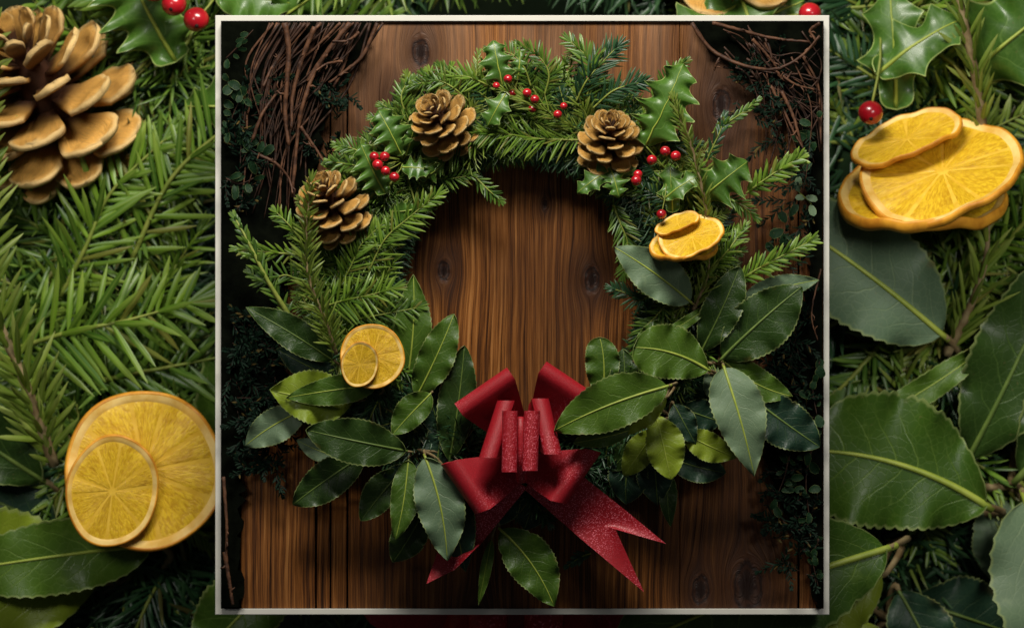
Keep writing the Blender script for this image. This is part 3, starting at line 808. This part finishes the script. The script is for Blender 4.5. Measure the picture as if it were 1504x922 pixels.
# ---------------------------------------------------------------- bay sprigs
B_ = 'bay leaf sprigs'
leafy_sprig('bay_sprig', 'dark bay sprig pointing up left above the lime leaf', 'bay leaves', (500, 540, 40), [
    ((488, 528), (361, 451), 50, 'bay_dark', 54, 58, dict(fold=.25, arch=.03)),
    ((496, 556), (406, 512), 48, 'bay_blue', 42, 40),
], bg='huge dark bay leaf left of the lower orange slice behind the frame', group=B_)
leafy_sprig('bay_sprig', 'lime and mid green bay leaves fanning left below the orange slices', 'bay leaves', (556, 582, 36), [
    ((520, 588), (396, 572), 80, 'bay_lime', 44, 52, dict(lab='yellow green bay leaf', wave=.08)),
    ((552, 566), (420, 584), 44, 'bay_mid', 62, 66, dict(side=-.03)),
    ((452, 600), (361, 654), 52, 'bay_grey', 34, 36, dict(lab='grey green bay leaf')),
], bg='huge mid green bay leaf beneath the lower orange slice behind the frame', group=B_)
leafy_sprig('bay_sprig', 'large dark bay leaf above a drooping one at the lower left rim', 'bay leaves', (604, 664, 40), [
    ((596, 662), (449, 631), 68, 'bay_dark', 60, 66, dict(side=.02)),
    ((536, 668), (430, 741), 58, 'bay_dark', 38, 36, dict(fold=.3)),
    ((500, 672), (436, 646), 30, 'bay_grey', 32, 30),
    ((600, 650), (520, 612), 44, 'bay_blue', 36, 34),
    ((570, 640), (560, 590), 40, 'bay_blue', 30, 34),
], bg='huge dark bay leaves at the bottom left behind the frame', group=B_)
leafy_sprig('bay_sprig', 'upright bay leaves between the left orange slices and the hole', 'bay leaves', (606, 588, 36), [
    ((598, 556), (607, 403), 58, 'bay_mid', 40, 40, dict(side=-.02)),
    ((612, 582), (667, 461), 54, 'bay_mid', 50, 54, dict(fold=.2, side=-.04)),
    ((632, 578), (576, 638), 46, 'bay_mid', 58, 62, dict(lab='light green twisted bay leaf', wave=.1, fold=.2)),
    ((632, 612), (650, 518), 34, 'bay_blue', 36, 36, dict(wave=.1)),
    ((650, 640), (622, 560), 44, 'bay_blue', 34, 34),
], bg='huge bay leaf right of the lower orange slice behind the frame', group=B_)
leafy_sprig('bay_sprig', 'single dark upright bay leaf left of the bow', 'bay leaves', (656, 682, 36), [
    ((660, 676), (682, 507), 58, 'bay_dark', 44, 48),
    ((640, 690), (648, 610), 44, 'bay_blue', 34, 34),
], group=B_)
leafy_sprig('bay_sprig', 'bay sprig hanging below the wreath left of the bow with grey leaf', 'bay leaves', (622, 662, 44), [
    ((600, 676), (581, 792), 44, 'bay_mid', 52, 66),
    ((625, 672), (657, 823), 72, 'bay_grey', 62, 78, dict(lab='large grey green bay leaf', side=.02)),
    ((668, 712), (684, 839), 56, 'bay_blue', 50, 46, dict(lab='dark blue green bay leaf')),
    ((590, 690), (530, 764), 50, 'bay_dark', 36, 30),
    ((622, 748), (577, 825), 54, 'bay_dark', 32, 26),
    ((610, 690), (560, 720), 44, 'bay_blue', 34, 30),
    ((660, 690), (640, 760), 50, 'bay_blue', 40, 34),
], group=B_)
leafy_sprig('bay_sprig', 'fresh green bay leaf hanging at the bottom below the bow', 'bay leaves', (738, 750, 34), [
    ((736, 778), (814, 890), 70, 'bay_mid', 34, 54, dict(side=.04)),
    ((722, 792), (703, 888), 17, 'bay_mid', 30, 30, dict(wave=.12)),
    ((790, 730), (770, 778), 46, 'bay_blue', 26, 24),
    ((760, 720), (712, 770), 50, 'bay_blue', 28, 26),
], group=B_)
leafy_sprig('bay_sprig', 'grey green bay leaf under the right orange slices', 'bay leaves', (1024, 458, 50), [
    ((1014, 443), (902, 363), 66, 'bay_grey', 70, 74, dict(lab='grey green bay leaf', fold=.08)),
    ((1046, 446), (958, 500), 17, 'bay_mid', 62, 66, dict(wave=.16, lab='curled light green leaf')),
], bg='huge grey green bay leaf below the right orange slices behind the frame', group=B_)
leafy_sprig('bay_sprig', 'whorl of large dark bay leaves at the right with one grey leaf', 'bay leaves', (1056, 532, 50), [
    ((1030, 516), (1087, 391), 58, 'bay_dark', 56, 60, dict(fold=.22)),
    ((1092, 442), (1203, 411), 40, 'bay_grey', 42, 44),
    ((1061, 526), (1178, 421), 86, 'bay_dark', 62, 66, dict(fold=.06, side=.03)),
    ((1062, 530), (1164, 582), 54, 'bay_mid', 50, 48, dict(side=-.06)),
    ((1064, 540), (1108, 699), 78, 'bay_grey', 64, 84, dict(lab='large grey green bay leaf', side=.02)),
    ((1104, 584), (1204, 656), 72, 'bay_blue', 44, 42, dict(lab='dark blue green bay leaf')),
    ((1050, 540), (1048, 590), 34, 'bay_grey', 46, 44),
], bg='huge dark bay leaves at the right edge behind the frame', group=B_)
leafy_sprig('bay_sprig', 'broad mid green bay leaf pointing left above the lime leaves', 'bay leaves', (1050, 548, 50), [
    ((1040, 543), (930, 510), 84, 'bay_mid', 68, 74, dict(shape='round', side=-.05)),
    ((936, 528), (974, 469), 42, 'bay_mid', 52, 54),
], bg='huge broad bay leaf low at the right behind the frame', group=B_)
leafy_sprig('bay_sprig', 'big glossy bay leaf lying over the bow right loop', 'bay leaves', (986, 566, 56), [
    ((980, 567), (814, 632), 78, 'bay_mid', 106, 118, dict(side=-.05, lab='large glossy bay leaf')),
    ((930, 630), (842, 650), 30, 'bay_mid', 92, 98),
    ((978, 584), (906, 640), 30, 'bay_lime', 90, 86, dict(wave=.12)),
], bg='huge bay leaf end and lime leaf low beside the frame right edge', group=B_)
leafy_sprig('bay_sprig', 'pair of small dark bay leaves standing right of the bow top', 'bay leaves', (902, 590, 36), [
    ((884, 584), (880, 495), 52, 'bay_mid', 42, 44, dict(shape='round')),
    ((918, 586), (915, 512), 44, 'bay_dark', 40, 42),
    ((950, 580), (930, 520), 40, 'bay_dark', 40, 42),
    ((946, 600), (880, 600), 50, 'bay_blue', 38, 36),
], group=B_)
leafy_sprig('bay_sprig', 'yellow green bay leaves hanging below the right cluster', 'bay leaves', (985, 612, 46), [
    ((962, 632), (916, 698), 44, 'bay_lime', 56, 52, dict(wave=.08)),
    ((964, 610), (986, 704), 58, 'bay_lime', 66, 70),
    ((1004, 636), (1082, 672), 44, 'bay_lime', 50, 48),
    ((990, 594), (1022, 652), 40, 'bay_blue', 56, 54),
    ((1000, 600), (1060, 620), 50, 'bay_blue', 42, 40),
], bg='huge yellow green bay leaves at the bottom right behind the frame', group=B_)
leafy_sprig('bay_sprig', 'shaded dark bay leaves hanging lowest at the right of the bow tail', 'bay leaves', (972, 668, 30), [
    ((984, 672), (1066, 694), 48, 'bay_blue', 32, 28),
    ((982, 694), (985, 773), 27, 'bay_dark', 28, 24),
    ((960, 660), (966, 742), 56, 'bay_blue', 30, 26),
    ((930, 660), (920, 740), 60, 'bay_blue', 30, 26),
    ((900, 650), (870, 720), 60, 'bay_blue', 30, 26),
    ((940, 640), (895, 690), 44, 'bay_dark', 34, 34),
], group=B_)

# ---------------------------------------------------------------- holly with berries
def holly(label, hub, leaves, berries, bg=None):
    t = thing('holly_sprig', label, 'holly', hub, 'holly sprigs with berries', bg)
    sm = MB()
    for i, lv in enumerate(leaves):
        (bx, by), (tx, ty), w, d0, d1 = lv[:5]
        kw = dict(lv[5]) if len(lv) > 5 else {}
        args = dict(shape='holly', arch=.10, fold=-.05, seed=int(bx + ty)); args.update(kw)
        fn = leaf_fn((bx, by, d0), (tx, ty, d1), w, **args)
        m = MB(); m.grid(fn, 48, 10)
        lf = mk('leaf', m, MAT['holly'], t, solid=.7)
        pts = [Vector(fn(max(.004, min(.98, k / 14)), .5)) + Vector((0, 0, .3)) for k in range(15)]
        m = MB(); m.tube(pts, [(1.2 * (1 - k / 15) + .3) for k in range(15)], 5)
        mk('midrib', m, MAT['rib'], lf)
        sm.tube(catmull([(bx, by, d0), ((bx + hub[0]) / 2, (by + hub[1]) / 2, (d0 + hub[2]) / 2), hub], 6), 1.4, 6)
    for (x, y, rr, d) in berries:
        m = MB(); m.sphere((x, y, d), rr, 20, 14, .95)
        b = mk('berry', m, MAT['berry'], t)
        e = MB(); e.sphere((x + rr * rnd.uniform(-.3, .3), y + rr * rnd.uniform(.25, .6), d + rr * .80), rr * .17, 7, 5)
        mk('berry_eye', e, MAT['berry_eye'], b)
        sm.tube(catmull([(x, y, d - rr * .8), ((x + hub[0]) / 2 + 3, (y + hub[1]) / 2, d - rr - 3), hub], 6), .8, 5)
    mk('stem', sm, MAT['stem_green'], t)
    return t
holly('holly sprig with five berries between the two left pine cones', (592, 236, 44), [
    ((590, 228), (556, 162), 66, 62, 66), ((596, 228), (612, 168), 40, 56, 62, dict(twist=.5)), ((566, 284), (530, 212), 62, 60, 66, dict(fold=-.15)),
    ((590, 246), (634, 250), 40, 62, 66, dict(twist=-.4)), ((616, 262), (652, 240), 34, 58, 62, dict(twist=.5)), ((612, 306), (572, 310), 36, 58, 62, dict(twist=-.3)),
], [(549.5, 230, 7.3, 78), (565, 230, 7.6, 80), (554.5, 242, 8.2, 84), (566, 251, 7.4, 83), (579, 260, 7.6, 82)],
      bg='huge holly leaves and red berries above the left pine cone behind the frame')
holly('holly sprig with half hidden berries at the crown of the wreath', (752, 150, 44), [
    ((738, 128), (724, 60), 54, 58, 60), ((744, 136), (716, 186), 42, 70, 72, dict(twist=.2)), ((760, 118), (764, 74), 24, 54, 54),
], [(746, 116, 6.6, 82), (729, 126, 5.6, 66), (752, 137, 6, 66), (774, 136.5, 6.8, 78), (785.5, 146, 6.8, 82), (782, 160, 6.2, 74), (819, 168, 6.6, 76), (828, 156, 5.6, 70)])
holly('holly sprig with large leaves and berries right of the right pine cone', (978, 250, 44), [
    ((948, 214), (1004, 94), 92, 62, 64, dict(fold=-.1)), ((1030, 292), (1098, 238), 80, 62, 62, dict(side=.05, twist=.2)), ((988, 312), (984, 240), 44, 56, 58), ((976, 292), (1028, 258), 40, 68, 72, dict(twist=-.4)),
], [(957.5, 235, 7.8, 78), (977, 222, 7.8, 80), (992.5, 229, 7.8, 80), (971.5, 314.5, 7.4, 82)],
      bg='huge holly leaves and one red berry above the orange slices behind the frame')
holly('small spiky holly tips with two berries under the right pine cone', (902, 258, 50), [
    ((902, 248), (848, 284), 40, 66, 76, dict(twist=.3)), ((896, 246), (909, 290), 42, 70, 80, dict(twist=-.2)), ((898, 262), (934, 248), 28, 62, 66),
], [(937, 256, 6.8, 78), (934.5, 265, 8.0, 84)],
      bg='huge holly tips under the pine cone at the top behind the frame')

# ---------------------------------------------------------------- pine cones
def scale_mesh(seed):
    m = MB(); rs = random.Random(seed); pa, pb, pc = rs.uniform(0, 6), rs.uniform(0, 6), rs.uniform(.8, 1.15)
    rm = lambda u: 1 - (1 - u) ** 1.9
    def prof(u):
        if u < .66: return .08 + (.355 * pc - .08) * (u / .66) ** 1.15
        return .355 * pc * math.sqrt(max(0.0, 1 - ((u - .66) / .34) ** 2)) * (1 + .05 * math.sin(31 * u + pa)) + .004
    def top(u, v):
        u = rm(u); y = (v * 2 - 1) * prof(u)
        e = max(0, u - .8) / .2
        return (u, y, .022 + .06 * u * u + .10 * u ** 4 + .34 * y * y * u + .045 * math.exp(-((u - .86) / .07) ** 2) * (1 - (v * 2 - 1) ** 2) + .010 * math.sin(v * 19 + pa) * u + .014 * math.sin(u * 17 + v * 6 + pb))
    def bot(u, v):
        u = rm(u); y = (v * 2 - 1) * prof(u)
        return (u, y, -.035 + .05 * u * u + .10 * u ** 4 + .30 * y * y * u - .02 * u)
    nu, nv = 13, 10
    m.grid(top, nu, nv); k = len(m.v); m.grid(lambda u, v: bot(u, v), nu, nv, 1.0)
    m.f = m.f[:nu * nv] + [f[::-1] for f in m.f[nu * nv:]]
    R = lambda i, j: i * (nv + 1) + j
    for i in range(nu):
        m.f.append((R(i, 0), R(i + 1, 0), k + R(i + 1, 0), k + R(i, 0)))
        m.f.append((R(i, nv), k + R(i, nv), k + R(i + 1, nv), R(i + 1, nv)))
    for j in range(nv):
        m.f.append((R(nu, j), R(nu, j + 1), k + R(nu, j + 1), k + R(nu, j)))
    m.uv = [(rm(a), b) for a, b in m.uv]
    me = _mesh('cone_scale', m, m.v); me.materials.append(MAT['cone'])
    return me
SCALES = [scale_mesh(q) for q in range(6)]

def pine_cone(label, c, axis, R, H, spin, bg=None, n=46):
    t = thing('pine_cone', label, 'pine cone', c, 'pine cones on the wreath', bg)
    ax = Vector(axis).normalized()
    # image frame (x right, y down, d to camera) -> world
    to_w = lambda v: Vector((v[0], -v[2], -v[1]))
    Z = to_w(ax); X = Z.orthogonal().normalized(); Y = Z.cross(X)
    rr = random.Random(int(c[0]))
    m = MB()
    P = [Vector(c) + ax * (H * (k / 8 - .5) * .9) for k in range(9)]
    m.tube(P, [R * q for q in (.18, .30, .34, .34, .32, .28, .22, .15, .04)], 10)
    mk('core', m, MAT['cone_core'], t)
    for i in range(n):
        s = (i + .5) / n                                  # 0 stalk end ... 1 tip
        th = spin + i * 2.39996 + rr.uniform(-.12, .12)
        el = math.radians(-30 + 92 * s ** 1.2) + rr.uniform(-.09, .09)
        Ls = R * (.78 + .36 * math.sin(math.pi * min(1, s * 1.05) ** .8)) * (1 - .52 * s ** 2.5)
        rad = X * math.cos(th) + Y * math.sin(th)
        d = rad * math.cos(el) + Z * math.sin(el)
        up = Z * math.cos(el) - rad * math.sin(el)
        sd = up.cross(d)
        base = Z * (H * (s - .5) * .95) + rad * (R * .10)
        o = bpy.data.objects.new('scale', rr.choice(SCALES)); COL.objects.link(o); o.parent = t
        wsc = rr.uniform(.92, 1.12) * (1 - .25 * s ** 3)
        mat = Matrix((d, sd, up)).transposed().to_4x4()
        k = Ls * S
        mat = Matrix.Translation(base * S) @ mat @ Matrix.Diagonal((k, k * wsc * .95, k, 1))
        o.matrix_local = mat
    return t
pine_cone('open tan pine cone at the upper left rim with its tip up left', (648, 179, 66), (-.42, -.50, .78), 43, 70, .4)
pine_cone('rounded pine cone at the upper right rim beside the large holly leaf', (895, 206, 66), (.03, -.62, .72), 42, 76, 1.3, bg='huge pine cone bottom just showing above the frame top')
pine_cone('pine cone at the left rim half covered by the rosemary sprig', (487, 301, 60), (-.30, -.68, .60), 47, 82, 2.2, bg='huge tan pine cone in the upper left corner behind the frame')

# ---------------------------------------------------------------- dried orange slices
def orange(label, c, R, nrm, rot, bends, th=.055, nseg=10, bg=None, sq=1.0, seed=1):
    """bends: list of (angle, amount): curl across the slice, as a share of its radius"""
    t = thing('orange_slice', label, 'orange slice', c, 'dried orange slices', bg)
    n = Vector(nrm).normalized(); C = Vector(c)
    x = Vector((1, 0, 0)) - n * n.x; x.normalize(); y = n.cross(x)
    cr, sr = math.cos(rot), math.sin(rot)
    e1 = x * cr + y * sr; e2 = y * cr - x * sr
    r = random.Random(seed); ph = [r.uniform(0, 6) for _ in range(6)]
    def P(rad, a, z):
        rim = 1 + .018 * math.sin(2 * a + ph[0]) + .012 * math.sin(5 * a + ph[1])
        px, py = rad * math.cos(a) * rim, rad * math.sin(a) * rim * sq
        zz = z + .030 * math.sin(3 * a + ph[2]) * rad * rad + .020 * math.sin(7 * a + ph[3]) * rad * rad + .012 * math.sin(13 * a + ph[5]) * rad ** 3
        for (ba, am) in bends:
            q = px * math.cos(ba) + py * math.sin(ba)
            zz += am * q * abs(q) if isinstance(am, float) else am[0] * q * q + am[1] * max(0, q - am[2]) ** 1.5
        return tuple(C + (e1 * px + e2 * py + n * zz) * R)
    m = MB()                                              # rind: a rounded outer band
    pr = [(.955, th * .9), (.972, th), (.988, th * .8), (1.0, th * .2), (1.0, -th * .4), (.975, -th), (.92, -th)]
    m.grid(lambda u, v: P(pr[int(round(v * 6))][0], u * 2 * math.pi, pr[int(round(v * 6))][1]), 72, 6)
    rind = mk('rind', m, MAT['rind'], t)
    m = MB()
    m.grid(lambda u, v: P(.86 + .097 * v, u * 2 * math.pi, th * (.34 + .56 * v ** .6)), 72, 4)
    mk('pith', m, MAT['pith'], t)
    m = MB()
    m.grid(lambda u, v: P(.005 + .87 * v, u * 2 * math.pi, th * .38), 72, 8)
    m.grid(lambda u, v: P(.005 + .92 * v, u * 2 * math.pi, -th * .9), 72, 6)
    mk('membrane', m, MAT['membrane'], t)
    cuts = [2 * math.pi * (k + r.uniform(-.30, .30)) / nseg for k in range(nseg)] ; cuts.append(cuts[0] + 2 * math.pi)
    for k in range(nseg):
        a0, a1 = cuts[k], cuts[k + 1]
        m = MB(); amp = r.uniform(.7, 1.1)
        def fs(u, v):
            rad = .05 + .835 * u
            g = min(.30, .011 / max(.06, rad))
            a = a0 + g + (a1 - a0 - 2 * g) * v
            edge = min(u / .08, (1 - u) / .08, v / .10, (1 - v) / .10, 1)
            rc = rad - .03 * (2 * v - 1) ** 4 * u
            dip = .5 + .35 * math.sin(11 * u + 3 * v + ph[4] + k)
            return P(rc, a, th * (.33 + .20 * amp * max(0, edge) ** .5 * (.75 + .25 * dip)))
        m.grid(fs, 12, 9)
        mk('segment', m, MAT['flesh'], t)
    return t
orange('large dried orange slice on the left below the rosemary sprig', (547, 523, 88), 47.5, (.10, -.06, 1), .6, [(.5, [-.04, .25, .6])], bg='huge dried orange slice cut by the frame at lower left', seed=3, sq=1.02)
orange('small dried orange slice lying on the large one at the left', (528, 535, 97), 28, (.06, .05, 1), .12, [(2.6, [.05, .10, .3])], nseg=9, th=.06, bg='smaller huge orange slice in front at lower left behind the frame', seed=5, sq=1.20)
orange('bottom dried orange slice of the stack on the right', (1004, 363, 80), 50, (-.03, -.86, .44), .2, [(1.4, [.05, .2, .6])], th=.08, nseg=11, bg='huge bottom orange slice of the stack at upper right behind the frame', seed=7)
orange('curved dried orange slice in the middle of the right stack', (1016, 348, 94), 49, (-.22, -.72, .60), .9, [(-.1, [.10, .0, 0]), (1.5, [-.06, .0, 0])], th=.055, nseg=10, bg='huge curled middle orange slice at upper right behind the frame', seed=9)
orange('folded dried orange slice on top of the right stack', (995, 329, 80), 35, (-.26, -.74, .52), -.22, [(1.57, [.22, .0, 0])], th=.05, nseg=9, bg='huge folded top orange slice at upper right behind the frame', seed=12, sq=.62)

# ---------------------------------------------------------------- red bow
bow = thing('ribbon_bow', 'red glitter ribbon bow with forked tail at the wreath bottom', 'bow', (766, 700, 50), bg='huge red bow top peeking out below the frame')
def loop(C, o, L, p, rr, Wc, Wf, off=0.0, name='loop', mat='ribbon'):
    C = Vector(C); o = Vector(o).normalized(); p = Vector(p).normalized(); Wc = Vector(Wc); Wf = Vector(Wf)
    path = []
    for i in range(12):
        s = i / 12; path.append((s * (L - rr), rr * s ** 1.7, s))
    for i in range(13):
        a = math.pi / 2 - math.pi * i / 12; path.append((L - rr + rr * math.cos(a), rr * math.sin(a), 1.0))
    for i in range(11, -1, -1):
        s = i / 12; path.append((s * (L - rr), -rr * s ** .8, s))
    n = len(path)
    m = MB()
    def fn(u, v):
        q = u * (n - 1); k = min(int(q), n - 2); f = q - k
        a, b, s = [path[k][j] * (1 - f) + path[k + 1][j] * f for j in range(3)]
        wv = Wc.lerp(Wf, s ** .7)
        crease = 2.2 * math.sin(v * 11 + Wf.x + s) * (1 - s) ** 1.5
        rc = 1.0
        return tuple(C + o * (a * rc) + p * (b * (.8 + .2 * rc) + crease) + wv * (v - .5) + Vector((0, 0, 1)) * off * s)
    m.grid(fn, n - 1, 10)
    return mk(name, m, MAT[mat], bow, solid=.55)
D_ = (0, 0, 1)
loop((766, 654, 44), (-60, -88, 44), 114, (.25, .35, 1), 15, (20, 4, 4), (77, -53, 10))
loop((770, 650, 44), (66, -98, 44), 124, (-.25, .35, 1), 15, (-20, 10, 4), (66, 44, -10))
loop((766, 684, 50), (-92, 34, 40), 106, (.4, -.1, 1), 17, (8, 30, 0), (50, 72, 4))
loop((772, 684, 50), (86, 18, 40), 94, (-.4, -.1, 1), 17, (-10, 30, 0), (-52, 76, 4))
loop((756, 630, 78), (-.66, 0, .62), 48, (.62, 0, .66), 15, (-2, 60, 6), (-27, 84, 26))
loop((778, 626, 78), (.66, 0, .62), 46, (-.62, 0, .66), 15, (2, 60, 6), (19, 82, 26))
loop((757, 648, 88), (-.30, 0, 1), 40, (1, 0, .30), 11.5, (2, 80, 4), (-1, 90, 12), mat='ribbon_glitter')
loop((771, 647, 88), (.32, 0, 1), 40, (1, 0, -.32), 11.5, (-2, 80, 4), (-3, 88, 12), mat='ribbon_glitter')
m = MB(); m.tube(catmull([(764, 614, 98), (765, 640, 106), (766, 672, 104), (766, 706, 88)], 12), [8, 8.5, 9, 9, 8.5, 8.5, 9, 9.5, 10, 10, 9.5, 9, 8], 12)
mk('knot', m, MAT['ribbon'], bow)

def tail(name, A0, A1, B0, B1, tip0, tip1, notch, dz, bulge):
    # strip from edge A0-A1 (at the knot) to B0-B1 then a swallow tail
    m = MB()
    def d_at(s): return dz[0] + (dz[1] - dz[0]) * s + bulge * math.sin(s * math.pi)
    def fn(u, v):
        b = Vector(B0).lerp(Vector(B1), v)
        if u <= .62:
            q = Vector(A0).lerp(Vector(A1), v).lerp(b, u / .62)
        else:                                             # far edge runs tip0 -> notch -> tip1
            w = (v * 2) ** 1.25 if v < .5 else 1 - (2 - v * 2) ** 1.25
            e = Vector(tip0).lerp(Vector(notch), w) if v < .5 else Vector(notch).lerp(Vector(tip1), w)
            q = b.lerp(e, (u - .62) / .38)
        return (q.x, q.y, d_at(u) + 3.2 * math.sin(v * 3 + u * 4) + 4 * math.sin(u * 7 + v))
    m.grid(fn, 34, 24)
    mk(name, m, MAT['ribbon_glitter'], bow, solid=.55)
tail('tail', (812, 664), (770, 718), (920, 750), (852, 790), (978, 798), (946, 869), (904, 777), (46, 66), 6)
tail('tail', (734, 690), (774, 716), (644, 806), (708, 796), (626, 857), (702, 802), (668, 836), (46, 60), 2)

# ---------------------------------------------------------------- the enlarged wreath behind the frame (same plants, 2.5 times the size)
K, BX, BY, BD = 2.5, -1155.0, -617.0, -385.0
def bg_box(o, org):
    """photograph-pixel box a mesh would cover when enlarged"""
    o0 = W(org)
    mw = o.matrix_local if o.type == 'MESH' else Matrix()
    bb = [mw @ Vector(c) + o0 for c in o.bound_box]
    xs = [b.x / S + CX for b in bb]; ys = [CY - b.z / S for b in bb]
    return (K * min(xs) + BX, K * min(ys) + BY, K * max(xs) + BX, K * max(ys) + BY)
def shows(b):
    if b[2] < -5 or b[0] > 1509 or b[3] < -5 or b[1] > 927: return False
    return not (b[0] > 322 and b[2] < 1212 and b[1] > 29 and b[3] < 896)
bpy.context.view_layer.update()
kids = {}
for o in list(COL.objects):
    if o.parent: kids.setdefault(o.parent.name, []).append(o)
for src, lab in BG:
    org = ORG[src.name]
    parts = [c for c in kids.get(src.name, []) if shows(bg_box(c, org)) or any(shows(bg_box(g, org)) for g in kids.get(c.name, []))]
    if not parts: continue
    e = src.copy(); COL.objects.link(e)
    d = BD + K * org.z
    e.location = W((K * org.x + BX, K * org.y + BY, d))
    s = K * (1 - d / D); e.scale = (s, s, s)
    e['label'] = lab
    if 'group' in e: e['group'] = 'enlarged plants behind the frame'
    for c in parts:
        q = c.copy(); COL.objects.link(q); q.parent = e
        for g in kids.get(c.name, []):
            h = g.copy(); COL.objects.link(h); h.parent = q
